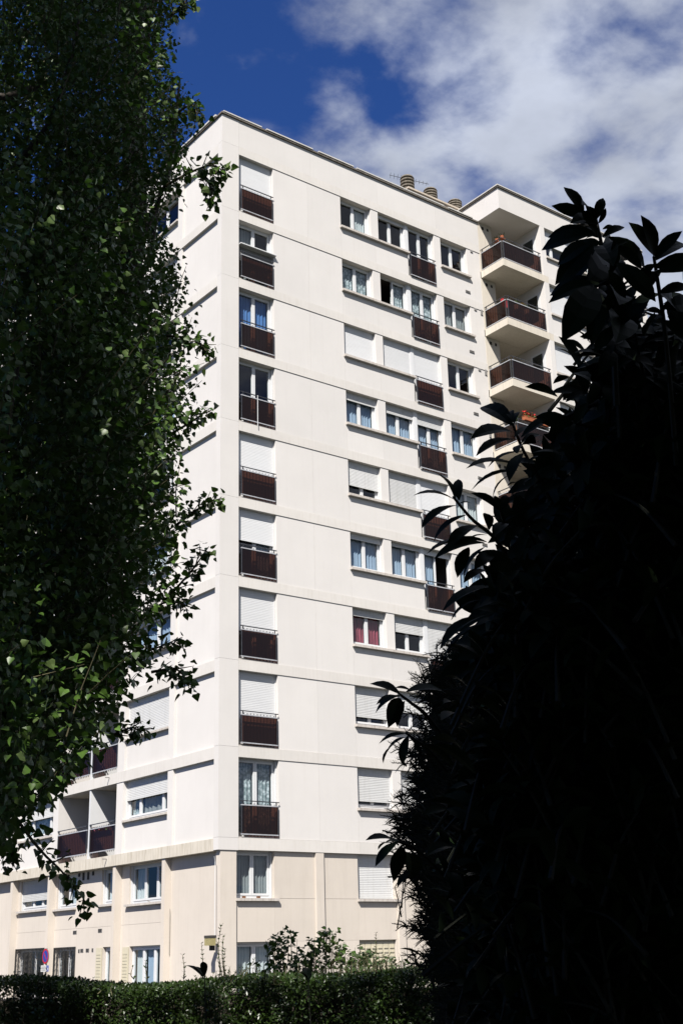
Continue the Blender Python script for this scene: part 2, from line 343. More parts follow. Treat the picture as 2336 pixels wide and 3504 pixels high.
def wavy(u0, u1, z0, z1, amp=.025, waves=6, seed=0):
    r = random.Random(seed); b = MB(); n = waves*6; ph = r.random()*6
    xs = [u0+(u1-u0)*i/n for i in range(n+1)]
    ys = [amp*math.sin(ph+2*math.pi*waves*i/n + .8*math.sin(i*.37+ph)) for i in range(n+1)]
    for i in range(n):
        b.quad((xs[i], ys[i], z0), (xs[i+1], ys[i+1], z0), (xs[i+1], ys[i+1]*.6, z1), (xs[i], ys[i]*.6, z1))
    return b
CURT = {'blue': M_BLUEC, 'deep': M_DBLUEC, 'white': M_WHITEC, 'grey': M_GREYC, 'plum': M_REDC, 'lace': M_LACE}
wcount = [0]
def window(F, u0, u1, z0, z1, w=.24, n=2, shut=0.0, cur=None, sm=None, sw=.145, opened=None, split=None, blindbox=True):
    """white framed window; cur = curtain kind per casement; shut = how far the roller shutter is down"""
    wcount[0] += 1; Wd, Ht = u1-u0, z1-z0; fr = .055; ca = .065; d0, d1 = 0.0, .07
    b = MB()
    b.box(0, fr, d0, d1, 0, Ht); b.box(Wd-fr, Wd, d0, d1, 0, Ht)
    b.box(fr, Wd-fr, d0, d1, 0, fr+.03); b.box(fr, Wd-fr, d0, d1, Ht-fr, Ht)
    # guides of the roller shutter
    if sw < w:
        b.box(0, .035, sw-w, d0, 0, Ht); b.box(Wd-.035, Wd, sw-w, d0, 0, Ht)
    edges = split or [i/n for i in range(n+1)]
    spans = []
    for i in range(len(edges)-1):
        a = fr+(Wd-2*fr)*edges[i]; c = fr+(Wd-2*fr)*edges[i+1]
        if opened is not None and i in opened:
            spans.append(None); continue
        y0, y1 = d0+.008-.02, d1-.01
        b.box(a+.004, a+ca, y0, y1, fr+.034, Ht-fr-.004); b.box(c-ca, c-.004, y0, y1, fr+.034, Ht-fr-.004)
        b.box(a+ca, c-ca, y0, y1, fr+.034, fr+.034+ca); b.box(a+ca, c-ca, y0, y1, Ht-fr-ca, Ht-fr-.004)
        spans.append((a+ca, c-ca))
    o = F.put('window', b, M_PVC, u0, w, z0)
    for i, sp in enumerate(spans):
        if sp:
            F.put('pane', MB().quad((sp[0], .022, fr+.034+ca), (sp[1], .022, fr+.034+ca), (sp[1], .022, Ht-fr-ca), (sp[0], .022, Ht-fr-ca)), M_GLASS, 0, 0, 0, o)
        k = cur[i] if isinstance(cur, (list, tuple)) else cur
        if k and sp:
            F.put('curtain', wavy(sp[0]-.02, sp[1]+.02, .06, Ht-.1, waves=5, seed=wcount[0]*7+i), CURT[k], 0, .13, 0, o, True)
    if shut > 0:
        hs = Ht*shut; s = MB(); bu = .003 if sm else .005; p = .055; k = max(1, int(hs/p)); zt = Ht
        for i in range(k):
            za, zb = zt-p*i, zt-p*(i+1)
            s.quad((.036, .0, zb), (Wd-.036, .0, zb), (Wd-.036, -bu, zb+.016), (.036, -bu, zb+.016))
            s.quad((.036, -bu, zb+.016), (Wd-.036, -bu, zb+.016), (Wd-.036, .0, za), (.036, .0, za))
        s.box(.036, Wd-.036, -.014, .01, zt-p*k-.05, zt-p*k)
        F.put('roller_shutter', s, sm or M_SHUT, 0, sw-w+.02, 0, o)
    return o

def railing(F, u0, u1, z0, z1, zh, w=-.02, right_bulge=True, name='balcony_railing', panel_w=.0):
    """metal frame with bars and one smoked brown panel; z0..z1 the panel, zh the hand rail"""
    Wd = u1-u0; b = MB(); t = .034
    b.box(0, Wd, -t/2, t/2, 0, t, 1); b.box(0, Wd, -t/2, t/2, z1-z0-t, z1-z0, 1)
    b.box(-.03, Wd+.03, -t/2, t/2, zh-z0-t*.8, zh-z0)
    b.box(0, t, -t/2, t/2, t, z1-z0-t); b.box(Wd-t, Wd, -t/2, t/2, t, z1-z0-t)
    b.box(.06, .06+t*.8, -t/2+.002, t/2-.002, z1-z0, zh-z0-t*.8); b.box(Wd-.06-t*.8, Wd-.06, -t/2+.002, t/2-.002, z1-z0, zh-z0-t*.8)
    n = max(4, int(Wd/.125))
    for i in range(1, n):
        x = Wd*i/n; b.box(x-.008, x+.008, .018, .034, -.05, z1-z0+.05)
    o = F.put(name, b, [M_RAIL, M_RAILB], u0, w, z0)
    p = MB(); k = int(Wd/.06)
    for i in range(k):
        xa, xb = t+(Wd-2*t)*i/k, t+(Wd-2*t)*(i+1)/k; xm = (xa+xb)/2
        p.quad((xa, 0, t), (xm, -.006, t), (xm, -.006, z1-z0-t), (xa, 0, z1-z0-t))
        p.quad((xm, -.006, t), (xb, 0, t), (xb, 0, z1-z0-t), (xm, -.006, z1-z0-t))
    F.put('smoked_panel', p, M_SMOKE, 0, .008, 0, o)
    return o

# inside: dark rooms, floors and a core, so that windows look into real depth
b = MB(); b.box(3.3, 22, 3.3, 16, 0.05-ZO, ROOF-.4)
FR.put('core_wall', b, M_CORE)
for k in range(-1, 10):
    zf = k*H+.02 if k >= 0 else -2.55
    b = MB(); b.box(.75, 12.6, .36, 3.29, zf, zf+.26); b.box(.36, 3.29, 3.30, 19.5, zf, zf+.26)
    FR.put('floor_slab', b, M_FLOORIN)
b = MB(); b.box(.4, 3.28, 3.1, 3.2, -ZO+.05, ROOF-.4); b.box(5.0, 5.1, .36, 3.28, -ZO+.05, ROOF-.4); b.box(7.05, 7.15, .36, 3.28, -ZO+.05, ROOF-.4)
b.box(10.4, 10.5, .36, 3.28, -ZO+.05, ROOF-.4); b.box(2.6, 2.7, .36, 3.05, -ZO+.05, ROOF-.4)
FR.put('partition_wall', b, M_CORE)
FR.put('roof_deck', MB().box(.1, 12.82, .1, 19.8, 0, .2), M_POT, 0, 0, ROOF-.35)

# corner pier, one block a storey
zs = [-.06]+[k*H+.31 for k in range(0, 10)]+[ROOF]
for i in range(len(zs)-1):
    FR.put('corner_pier', MB().box(0, XA-.004, 0, .268, 0, zs[i+1]-zs[i]-.006), M_WALL, 0, 0, zs[i])

# ---- right hand facade
for k in range(0, 10):
    z0, z1 = (k*H, k*H+.34) if k else (-.05, .31)
    mB = M_BAND
    cuts = [XA, 5.418, 12.826]
    for a, c in zip(cuts[:-1], cuts[1:]): panel(FR, a+.002, c-.002, 0.0, .35, z0, z1, mB, 'floor_band')
for a, c in ((XA, 4.0), (4.0, 7.3), (7.3, 10.4), (10.4, 12.826)):
    panel(FR, a+.003, c-.003, .006, .30, 9*H+.346, ROOF, M_WALL, 'parapet_panel')
c1 = {9: dict(shut=.93, sm=M_SHUTW), 8: dict(cur=['grey', None]), 7: dict(cur='deep'), 6: dict(), 5: dict(shut=.96, sm=M_SHUTW), 4: dict(shut=.46, sm=M_SHUTW, cur=[None, 'blue']),
      3: dict(shut=.60, sm=M_SHUTW), 2: dict(shut=.97, sm=M_SHUTW), 1: dict(cur='lace')}
c2 = {9: dict(cur=[None, 'white']), 8: dict(cur='lace'), 7: dict(shut=.97, sm=M_SHUTW), 6: dict(shut=.24, cur='blue'), 5: dict(shut=.70), 4: dict(shut=.14, cur='blue'),
      3: dict(shut=.2, cur='plum'), 2: dict(shut=.78), 1: dict(shut=.8)}
c3 = {9: dict(shut=.1), 8: dict(cur=[None, 'lace'], opened=[0]), 7: dict(shut=.97, sm=M_SHUTW), 6: dict(shut=.28, cur='blue'), 5: dict(shut=.97), 4: dict(shut=.12, cur='blue'),
      3: dict(shut=.45), 2: dict(shut=.5), 1: dict(shut=.97)}
c4 = {9: dict(), 8: dict(cur='lace'), 7: dict(shut=.98, sm=M_SHUTW), 6: dict(shut=.2, cur='blue'), 5: dict(shut=.96, sm=M_SHUTW), 4: dict(shut=.08, cur=['blue', None], opened=[1]),
      3: dict(shut=.97), 2: dict(shut=.97), 1: dict(shut=.6)}
c5 = {9: dict(), 8: dict(cur='grey'), 7: dict(), 6: dict(shut=.12, cur='blue', sm=M_SHUTW), 5: dict(cur='white'), 4: dict(cur='blue'), 3: dict(shut=.5), 2: dict(shut=.9), 1: dict(shut=.3)}
XM = 8.80
for k in range(1, 10):
    zt, zb = k*H, (k-1)*H+(.34 if k > 1 else .31); zsl = zt-1.34
    P = lambda a, c, z0, z1, w=.022: panel(FR, a+.003, c-.003, w, .34, z0+.006, z1-.004)
    P(XB, 3.84, zb, zt); P(3.84, XC, zb, zt)
    P(XC+.0, 7.12, zb, zsl-.09); P(7.12, XM, zb, zsl-.09)
    P(XD, XE, zsl+.002, zt, .02); P(XF, XG, zb, zt, .02); P(XG, XH, zb, zsl-.09); P(XH, XW-.006, zb, zt)
    b = MB(); b.box(0, XM-XC+.08, -.10, .26, -.085, 0)
    FR.put('window_sill', b, M_SILL, XC-.05, 0, zsl)
    FR.put('window_sill', MB().box(0, XH-XG+.16, -.10, .26, -.085, 0), M_SILL, XG-.06, 0, zsl)
    fl = zb-.02
    FR.put('threshold', MB().box(0, XB-XA, .0, .34, 0, .03), M_SILL, XA, 0, zb+.002)
    window(FR, XA+.004, XB-.004, zb+.034, zt-.004, **c1[k])
    window(FR, XC+.004, XD-.004, zsl+.002, zt-.004, **c2[k])
    window(FR, XE+.004, XM-.03, zsl+.002, zt-.004, **c3[k])
    FR.put('window_post', MB().box(0, .15, .13, .32, 0, zt-zsl-.006), M_PVC, XM-.025, 0, zsl+.002)
    window(FR, XM+.13, XF-.004, zb+.034, zt-.004, **c4[k])
    FR.put('threshold', MB().box(0, XF-XM, .0, .34, 0, .03), M_SILL, XM, 0, zb+.002)
    window(FR, XG+.004, XH-.004, zsl+.002, zt-.004, **c5[k])
    railing(FR, XA+.07, XB-.06, zb+.09, zb+1.0, zb+1.12, w=-.03)
    railing(FR, XM+.05, XF-.07, zb+.05, zb+.98, zb+1.12, w=-.05)
    # air vents beside the balcony
    b = MB(); b.box(0, .26, -.008, .02, 0, .09)
    for i in range(5): b.box(.02+i*.045, .05+i*.045, -.012, -.008, .015, .075, 1)
    FR.put('vent_grille', b, [M_VENT, M_DARK], 11.87, 0, zb+.27)
    FR.put('vent_grille', MB().box(0, .13, -.008, .02, 0, .10), M_VENT, 12.30, 0, zb+2.3)
    if k < 9: FR.put('vent_grille', MB().box(0, .11, -.008, .02, 0, .24), M_VENT, 12.66, 0, zb+2.2)
# shelf board across the open window of the eighth storey and a pole in the railing of the sixth
FR.put('shelf_board', MB().box(0, 1.56, -.10, .22, 0, .035), M_PVC, XA+.02, 0, 8*H-1.02)
FR.put('shelf_panel', MB().box(0, 1.45, .13, .15, 0, .55), M_VENT, XA+.04, 0, 8*H-1.58)
FR.put('white_pole', MB().tube([(0, 0, 0), (0, 0, 1.15)], .012), M_PVC, 1.46, -.07, 5*H+.3)

# base of the right hand facade
BW = .09; zg = -ZO+.12
FR.put('base_pier', MB().box(0, .57, 0, .25, 0, -.056-zg), M_BASE, .105, .03, zg)
FR.put('base_pier', MB().box(0, .31, 0, .08, 0, -.056-zg), M_BASE, 3.645, .012, zg)
FR.put('base_pier', MB().box(0, .28, 0, .08, 0, -.056-zg), M_BASE, 6.96, .012, zg)
FR.put('base_pier', MB().box(0, .30, 0, .08, 0, -.056-zg), M_BASE, 10.3, .012, zg)
def bp(a, c, z0, z1): panel(FR, a, c, BW, .40, z0, z1, M_BASE, 'base_panel')
J = -1.45
for a, c in ((2.10, 5.37), (6.935, 8.4), (9.9, 12.82)):
    bp(a, c, J+.004, -.056); bp(a, c, -2.70, J-.004)
for a, c in ((.68, 2.096), (5.374, 6.931), (8.404, 9.896)):
    bp(a, c, -2.70, J-.09)
for a, c in ((2.17, 5.35), (6.88, 8.4), (9.9, 12.82)):
    bp(a, c, zg, -2.704)
for a, c, kw in ((.70, 2.09, dict(cur='grey')), (5.375, 6.93, dict(shut=.97)), (8.41, 9.89, dict(shut=.5))):
    window(FR, a, c, J, -.06, w=.30, sw=.22, **kw)
    FR.put('window_sill', MB().box(0, c-a+.18, -.02, .32, -.08, 0), M_SILL, a-.05, 0, J)
for i in range(2): FR.put('wedge_block', MB().box(0, .09, .12, .2, 0, .06), M_WOODC, .98+i*.53, 0, J+.002)
window(FR, .75, 2.16, zg, -2.71, w=.30, sw=.3, cur='white')
for x in (5.352, 8.41):
    b = MB(); b.box(0, 1.5, .03, .06, 0, -2.66-zg)
    for i in range(6):
        xx = .03+i*.246
        b.box(xx, xx+.225, -.004, .03, .02, -2.66-zg-.12)
        for j in range(16):
            z = -2.66-zg-.30-j*.13
            if z < .1: break
            b.box(xx+.03, xx+.195, -.026, -.004, z, z+.05)
    FR.put('louvred_shutter', b, M_CREAMSH, x+.01, .17, zg)

# copings
b = MB(); b.box(-.06, 12.825, -.06, .36, 0, .065); b.box(-.06, .36, .36, 19.9, 0, .065)
FR.put('coping', b, M_COPING, 0, 0, ROOF+.002)
r_ = random.Random(3)
x = .02
while x < 12.0:
    l = r_.uniform(1.4, 2.6); FR.put('flashing', MB().box(0, min(l, 12.5-x), 0, .30, 0, .05), M_COPW, x, -.075+r_.uniform(-.012, .01), ROOF+.07+r_.uniform(0, .012)); x += l+r_.uniform(.01, .35)
FR.put('flashing', MB().box(0, .34, .34, 19.8, 0, .07), M_COPW, -.09, 0, ROOF+.072)

# ---- wing with balconies
HWG = 2.73
FWG.put('roof_slab', MB().box(0, 9.2, 0, 11, 0, .98), M_WALL, XW, 0, 26.29)
b = MB(); b.box(-.06, 9.25, -.06, .3, 0, .06); b.box(-.06, .3, .3, 11, 0, .06)
FWG.put('coping', b, M_COPING, XW, 0, 27.275)
b = MB(); b.box(-.09, 9.2, -.08, .26, 0, .05); b.box(-.09, .26, .26, 11, 0, .05)
FWG.put('flashing', b, M_COPW, XW, 0, 27.338)
PL, PR = 15.235, 15.503
for j in range(0, 9):
    zt = 26.29-HWG*j; zb = zt-HWG+.30
    FWG.put('balcony_slab', MB().box(0, PL-XW+.26, 0, 1.325, 0, .31), M_SLAB, XW, 0, zt-HWG)
    panel(FWG, PR, 22, 0, .34, zt-HWG, zt-HWG+.30, M_BAND, 'floor_band')
    panel(FWG, PL, PR-.002, .0, 2.7, zb+.012, zt-.004, M_WALL, 'wing_pier')
    zsl = zt-1.43
    panel(FWG, PR, 22, .03, .34, zb+.004, zsl-.09, M_WALL)
    FWG.put('window_sill', MB().box(0, 3.1, -.07, .26, -.085, 0), M_SILL, PR-.04, 0, zsl)
    sp = [0, .18, .645, 1.0]
    window(FWG, PR+.002, 18.55, zsl+.002, zt-.004, split=sp, shut={0: .5, 1: .93, 2: .98}.get(j, .6), sm=M_SHUTW)
    panel(FWG, 18.553, 22, .03, .34, zsl-.086, zt-.004)
    # back wall of the balcony with a glazed door
    panel(FR, XW, 13.62, .0, 1.25, zb+.012, zt-.004, M_SLAB, 'balcony_wall')
    panel(FR, 15.14, PL-.002, 1.1, 1.25, zb+.012, zt-.004, M_SLAB, 'balcony_wall')
    panel(FR, 13.622, 15.138, 1.1, 1.25, zt-.38, zt-.004, M_SLAB, 'balcony_wall')
    panel(FR, 13.622, PL-.002, .0, 1.3, zt-.0035, zt+.06, M_SLAB, 'balcony_ceiling') if j else None
    panel(FR, 13.622, PL-.002, .0, 1.3, zb-.25, zb+.008, M_SLAB, 'balcony_floor')
    window(FR, 13.63, 15.13, zb+.02, zt-.384, w=1.15, sw=1.15)
    b = MB(); b.box(-.05, .75, -.02, .0, .0, 2.05); FSIDE.put('door_frame', b, M_PVC, .25, 0, zb+.02)
    FSIDE.put('door_glass', MB().box(.06, .62, -.03, -.021, .75, 1.95), M_GLASS, .25, 0, zb+.02)
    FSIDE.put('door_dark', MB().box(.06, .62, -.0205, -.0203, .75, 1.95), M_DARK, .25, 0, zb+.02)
    # railing: side and front, with a tall hand rail
    zr0, zr1, zh = zb+.07, zb+.90, zb+1.06
    railing(FWG, XW+.10, PL-.09, zr0, zr1, zh, w=.05)
    railing(Fac(XW+.06, 0, -math.pi/2), .04, 1.24, zr0, zr1, zh, w=0)
    FR.put('wall_vent', MB().box(0, .12, -.012, .02, 0, .14), M_DARK, XW+.22, 0, zt-.30)
    FR.put('wall_vent', MB().box(0, .10, -.012, .02, 0, .12), M_DARK, XW+.52, 0, zt-.28)
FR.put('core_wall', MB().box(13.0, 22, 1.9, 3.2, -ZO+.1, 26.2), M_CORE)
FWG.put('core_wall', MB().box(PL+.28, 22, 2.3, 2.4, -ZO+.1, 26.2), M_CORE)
FWG.put('base_panel', MB().box(0, 9.1, .02, 1.32, 0, 26.29-HWG*9-zg-.01), M_BASE, XW, 0, zg)

# ---- left hand facade (u = -y)
def LP(y0, y1, w0, w1, z0, z1, m=M_WALL, name='wall_panel'): return panel(FL, -y1, -y0, w0, w1, z0, z1, m, name)
LEND = 19.8
lw1 = {9: dict(cur=['grey', None, None]), 8: dict(shut=.5), 7: dict(), 6: dict(cur='blue'), 5: dict(shut=.3), 4: dict(cur='white'), 3: dict(shut=.14, cur='blue'), 2: dict(shut=.97), 1: dict(shut=.47, cur=['lace', 'grey', 'grey'])}
lw2 = {9: dict(), 8: dict(shut=.7), 7: dict(shut=.2), 6: dict(), 5: dict(cur='white'), 4: dict(shut=.9), 3: dict(shut=.4), 2: dict(cur='lace'), 1: dict(shut=.46, cur='lace')}
for k in range(0, 10):
    z0, z1 = k*H-.08, k*H+.28
    panel(FL, -LEND, -.272, 0, .45, z0, z1, M_BAND if k else M_BASEBAND, 'floor_band')
    if k == 9:
        for a, c in ((.272, 6.3), (6.3, 12.5), (12.5, LEND)): LP(a+.003, c-.003, .004, .30, z1+.006, ROOF, M_WALL, 'parapet_panel')
    if k == 0: continue
    zt, zb = k*H-.08, (k-1)*H+.28; zsl = zt-1.31
    def col(a, c, w=.02): LP(a, c, w, .5, zb+.004, zt-.002, M_WALL, 'wall_pier')
    rec = .10
    LP(.272, 2.766, rec, .45, zb+.004, zt-.002); col(2.77, 3.10)
    for (a, c, kw) in ((3.104, 6.086, lw1[k]), (11.474, 14.496, lw2[k])):
        LP(a, c, rec, .45, zb+.004, zsl-.075)
        FL.put('window_sill', MB().box(0, c-a-.02, -.02, .30, -.07, 0), M_SILL, -c+.01, 0, zsl)
        window(FL, -c+.002, -a-.002, zsl+.002, zt-.004, w=.25, sw=.155, split=[0, .27, .80, 1.0] if k % 3 else [0, .27, .60, 1.0], **kw)
    col(6.09, 6.56); col(11.04, 11.47); col(14.5, 14.8)
    LP(14.804, 17.3, rec, .45, zb+.004, zt-.002); col(17.304, 17.6); LP(17.604, LEND, rec, .45, zb+.004, zt-.002)
    # loggia: side walls, back wall, partition, doors, railings
    LP(6.44, 6.556, .505, 1.60, zb+.004, zt-.002, M_WALL, 'loggia_wall'); LP(11.044, 11.16, .505, 1.60, zb+.004, zt-.002, M_WALL, 'loggia_wall')
    LP(6.56, 11.04, .455, 1.60, zb-.05, zb-.002, M_BAND, 'loggia_floor'); LP(6.56, 11.04, .455, 1.60, zt+.002, zt+.05, M_SLAB, 'loggia_ceiling')
    LP(8.50, 8.60, .03, 1.40, zb+.004, zt-.002, M_PVC, 'loggia_partition')
    LP(6.56, 7.1, 1.42, 1.60, zb, zt, M_WALL, 'loggia_wall'); LP(10.4, 11.04, 1.42, 1.60, zb, zt, M_WALL, 'loggia_wall'); LP(7.1, 10.4, 1.42, 1.60, zt-.4, zt, M_WALL, 'loggia_wall')
    window(FL, -10.39, -8.8, zb+.01, zt-.404, w=1.43, sw=1.43, cur=['white', None]); window(FL, -8.4, -7.11, zb+.01, zt-.404, w=1.43, sw=1.43)
    LP(8.4, 8.8, 1.43, 1.6, zb, zt-.404, M_WALL, 'loggia_wall')
    railing(FL, -11.0, -8.68, zb+.18, zb+1.02, zb+1.17, w=.03); railing(FL, -8.46, -6.60, zb+.18, zb+1.02, zb+1.17, w=.03)
    # rain spout at the loggia floor
    FL.put('rain_spout', MB().box(0, .03, -.16, .02, 0, .03), M_VENT, -7.1, 0, zb-.12)

# base of the left facade
zt = -.086
for y0, y1 in ((3.204, 3.40), (6.508, 6.69), (11.53, 11.71), (14.8, 15.0)):
    LP(y0, y1, .04, .62, zg, zt, M_BASE, 'base_pier')
LP(.272, 3.20, .27, .62, zg, zt, M_BASE, 'base_panel')
LP(15.004, LEND, .27, .62, zg, zt, M_BASE, 'base_panel')
BX = .30
def holes(y0, y1, ops):
    """base wall between two piers: panels round its openings, ops = (y0, y1, z0, z1)"""
    zsplit = -2.0
    for za, zb_, sel in ((zg, zsplit-.003, [o for o in ops if o[2] < zsplit]), (zsplit+.003, zt, [o for o in ops if o[2] >= zsplit])):
        y = y0
        for o in sorted(sel):
            if o[0]-y > .01: LP(y, o[0], BX, .62, za, zb_, M_BASE, 'base_panel')
            if o[2]-za > .02: LP(o[0]+.001, o[1]-.001, BX, .62, za, o[2], M_BASE, 'base_panel')
            if zb_-o[3] > .02: LP(o[0]+.001, o[1]-.001, BX, .62, o[3], zb_, M_BASE, 'base_panel')
            y = o[1]
        if y1-y > .01: LP(y, y1, BX, .62, za, zb_, M_BASE, 'base_panel')
UPW = [(3.46, 5.98, -1.36, -.12, dict(cur=['white', None, None]), [0, .34, .67, 1]), (7.0, 7.95, -1.28, -.12, dict(cur='white'), [0, 1]), (9.85, 11.44, -1.28, -.12, dict(cur=[None, 'white']), [0, .5, 1]), (12.05, 14.6, -1.22, -.12, dict(shut=.68, cur=['lace', None, 'grey']), [0, .36, .68, 1])]
LOW = [(3.62, 5.86, zg+.02, -2.68, dict(cur=['white', 'blue', 'blue']), [0, .34, .68, 1]), (7.0, 7.72, zg+.02, -2.66, dict(cur='white'), [0, 1])]
GRI = [(9.75, 11.45, zg+.3, -2.60), (12.1, 14.75, zg+.3, -2.58)]
holes(3.404, 6.504, [o[:4] for o in UPW[:1]+LOW[:1]])
holes(6.694, 11.526, [o[:4] for o in UPW[1:3]+LOW[1:]]+GRI[:1])
holes(11.714, 14.796, [UPW[3][:4], GRI[1]])
for y0, y1, z0, z1, kw, sp in UPW:
    window(FL, -y1+.004, -y0-.004, z0+.002, z1-.002, w=.44, sw=.36, split=sp, **kw)
    FL.put('window_sill', MB().box(0, y1-y0+.16, -.12, .18, -.07, 0), M_SILL, -y1-.14, BX, z0)
for y0, y1, z0, z1, kw, sp in LOW:
    window(FL, -y1+.004, -y0-.004, z0, z1-.004, w=.42, sw=.42, split=sp, **kw)
    b = MB(); b.box(0, .40, -.035, .0, 0, z1-z0-.02)
    for j in range(14): b.box(.05, .35, -.045, -.035, z1-z0-.25-j*.1, z1-z0-.19-j*.1)
    FL.put('louvred_shutter', b, M_CREAMSH, -y1-.41, BX-.01, z0)
for y0, y1, z0, z1 in GRI:
    window(FL, -y1+.004, -y0-.004, z0+.002, z1-.004, w=.50, sw=.5, split=[0, .5, 1])
    b = MB(); L = y1-y0; Hh = z1-z0; n = int(L/.115)
    b.box(0, L, -.03, .0, 0, .03); b.box(0, L, -.03, .0, Hh-.03, Hh); b.box(0, .03, -.03, .0, .03, Hh-.03); b.box(L-.03, L, -.03, .0, .03, Hh-.03)
    for i in range(1, n):
        x = L*i/n; b.box(x-.008, x+.008, -.022, -.006, .03, Hh-.03)
        if i % 2:
            for j in range(9):
                z = .12+j*.2
                if z > Hh-.2: break
                b.tube([(x+.04*math.cos(t), -.014, z+.07+.06*math.sin(t)) for t in np.linspace(0, 2*math.pi, 9)], .006, 4, cap=False)
    FL.put('window_grille', b, M_IRON, -y1, BX-.005, z0)
for y0, z0, w_, h_ in ((9.72, -2.18, .28, .12), (7.82, -2.18, .28, .12), (9.42, -2.81, .12, .12), (9.15, -2.80, .22, .12), (8.72, -2.80, .24, .12), (8.40, -2.80, .12, .12)):
    b = MB(); b.box(0, w_, -.012, .0, 0, h_)
    for i in range(4): b.box(.02, w_-.02, -.018, -.012, .015+i*.026, .03+i*.026, 1)
    FL.put('vent_grille', b, [M_VENT, M_DARK], -y0-w_, BX, z0)
for y0, h_ in ((9.75, .12), (9.42, .26), (9.05, .26), (8.68, .14)):
    FL.put('vent_box', MB().box(0, .13, -.02, .0, 0, h_), M_DARK, -y0, BX, -.12-h_)
FL.put('cable', MB().tube([(0, 0, 0), (.0, 0, 1.2), (-.05, 0, 1.5), (-.9, 0, 1.55), (-1.5, 0, 1.7)], .012, 5), M_CABLE, -3.18, .25, -1.45-1.55+.0)
b = MB().tube([(0, 0, 0), (0, 0, 2.1), (.03, -.05, 2.25)], .009, 6); FL.put('drain_pipe', b, M_PVC, -.13, -.02, -2.5)
FL.put('end_wall', MB().box(0, .3, 0, 15.9, 0, ROOF-zg), M_WALL, -LEND-.31, .02, zg)

# ---- chimneys on the roof
FR.put('chimney_stack', MB().box(0, 3.6, 0, 1.0, 0, 1.72), M_CHIM, 10.35, 1.5, ROOF-.15)
FR.put('chimney_cap', MB().box(-.06, 3.66, -.06, 1.06, 0, .08), M_CHIM, 10.35, 1.5, ROOF+1.572)
for x, hk in ((10.72, 1.16), (12.05, 1.0), (13.5, .93)):
    prof = []
    for i in range(5):
        z = i*.135; prof += [(.27, z), (.31, z+.02), (.31, z+.07), (.235, z+.09), (.235, z+.13)]
    prof += [(.31, .69), (.27, .76), (.0, .78)]; prof = [(a_*(1 if hk > .95 else 1.04), c_*hk) for a_, c_ in prof]
    FR.put('chimney_pot', MB().lathe(prof, seg=20), M_POT, x, 1.98, ROOF+1.655)

# ------------------------------------------------------------------ things on and beside the building
def antenna():
    p = np.array([10.72, 2.0, ROOF+ZO+2.30]); t = empty('roof_antenna', p)
    tag(t, 'thin dark television antenna on the foremost chimney pot', 'antenna')
    MB().tube([(0, 0, 0), (0, 0, .42)], .016, 6).build('mast', M_IRON, t)
    b = MB(); d = np.array([.80, -.60, 0.]); q = np.array([.6, .8, 0.])
    b.tube([tuple(-d*.75+np.array([0, 0, .40])), tuple(d*.95+np.array([0, 0, -.10]))], .011, 5)
    for i in range(11):
        s = -.70+i*.155; c = d*s+np.array([0, 0, 0.40-(s+.75)*.294]); l = .22-.008*i
        b.tube([tuple(c-q*l), tuple(c+q*l)], .007, 4)
    b.build('boom', M_IRON, t)
antenna()

def sign():
    p = at(157, 3272, 40); t = empty('parking_sign', (p[0], p[1], 0.12), -math.pi/2)
    tag(t, 'round red and blue no parking sign on a grey pole by the building', 'sign')
    zc_ = p[2]-.12
    MB().tube([(0, .03, 0), (0, .03, zc_+.24)], .027, 8).build('pole', M_VENT, t)
    mr = mat('sign_red', (0.62, 0.02, 0.03), .4, .05); mbl = mat('sign_blue', (0.03, 0.07, 0.42), .4, .05); mw = mat('sign_white', (.78, .78, .76), .5, .05)
    def disc(r0, r1, y, seg=32):
        b = MB()
        for i in range(seg):
            a, c = 2*math.pi*i/seg, 2*math.pi*(i+1)/seg
            b.quad((r0*math.cos(a), y, zc_+r0*math.sin(a)), (r0*math.cos(c), y, zc_+r0*math.sin(c)), (r1*math.cos(c), y, zc_+r1*math.sin(c)), (r1*math.cos(a), y, zc_+r1*math.sin(a)))
        return b
    d = disc(.0, .235, -.004); d.tube([(0, .012, zc_), (0, -.003, zc_)], .236, 32); d.build('disc', M_VENT, t)
    disc(.175, .225, -.010).build('ring', mr, t); disc(0, .175, -.010).build('face', mbl, t)
    b = MB(); c = .7071; w_ = .022
    b.quad((-.125*c-w_*c, -.014, zc_+.125*c-w_*c), (.125*c-w_*c, -.014, zc_-.125*c-w_*c), (.125*c+w_*c, -.014, zc_-.125*c+w_*c), (-.125*c+w_*c, -.014, zc_+.125*c+w_*c))
    b.build('slash', mr, t)
    MB().box(-.30, .27, -.004, .004, zc_-.46, zc_-.27).build('plate', mw, t)
    MB().box(.10, .265, -.008, -.0045, zc_-.455, zc_-.275).build('wheelchair_panel', mbl, t)
    b = MB(); b.tube([(.18+.035*math.cos(a), -.012, zc_-.395+.035*math.sin(a)) for a in np.linspace(-2.6, 1.2, 9)], .007, 4)
    b.box(.168, .182, -.014, -.0085, zc_-.375, zc_-.315); b.box(.182, .215, -.014, -.0085, zc_-.375, zc_-.362); b.box(.166, .186, -.014, -.0085, zc_-.308, zc_-.290); b.box(.208, .220, -.014, -.0085, zc_-.42, zc_-.375)
    b.build('wheelchair_symbol', mw, t)
    b = MB()
    for i in range(3): b.box(-.25, .04-.05*(i % 2), -.008, -.0045, zc_-.325-i*.045, zc_-.310-i*.045)
    b.build('text_lines', M_VENT, t)
sign()

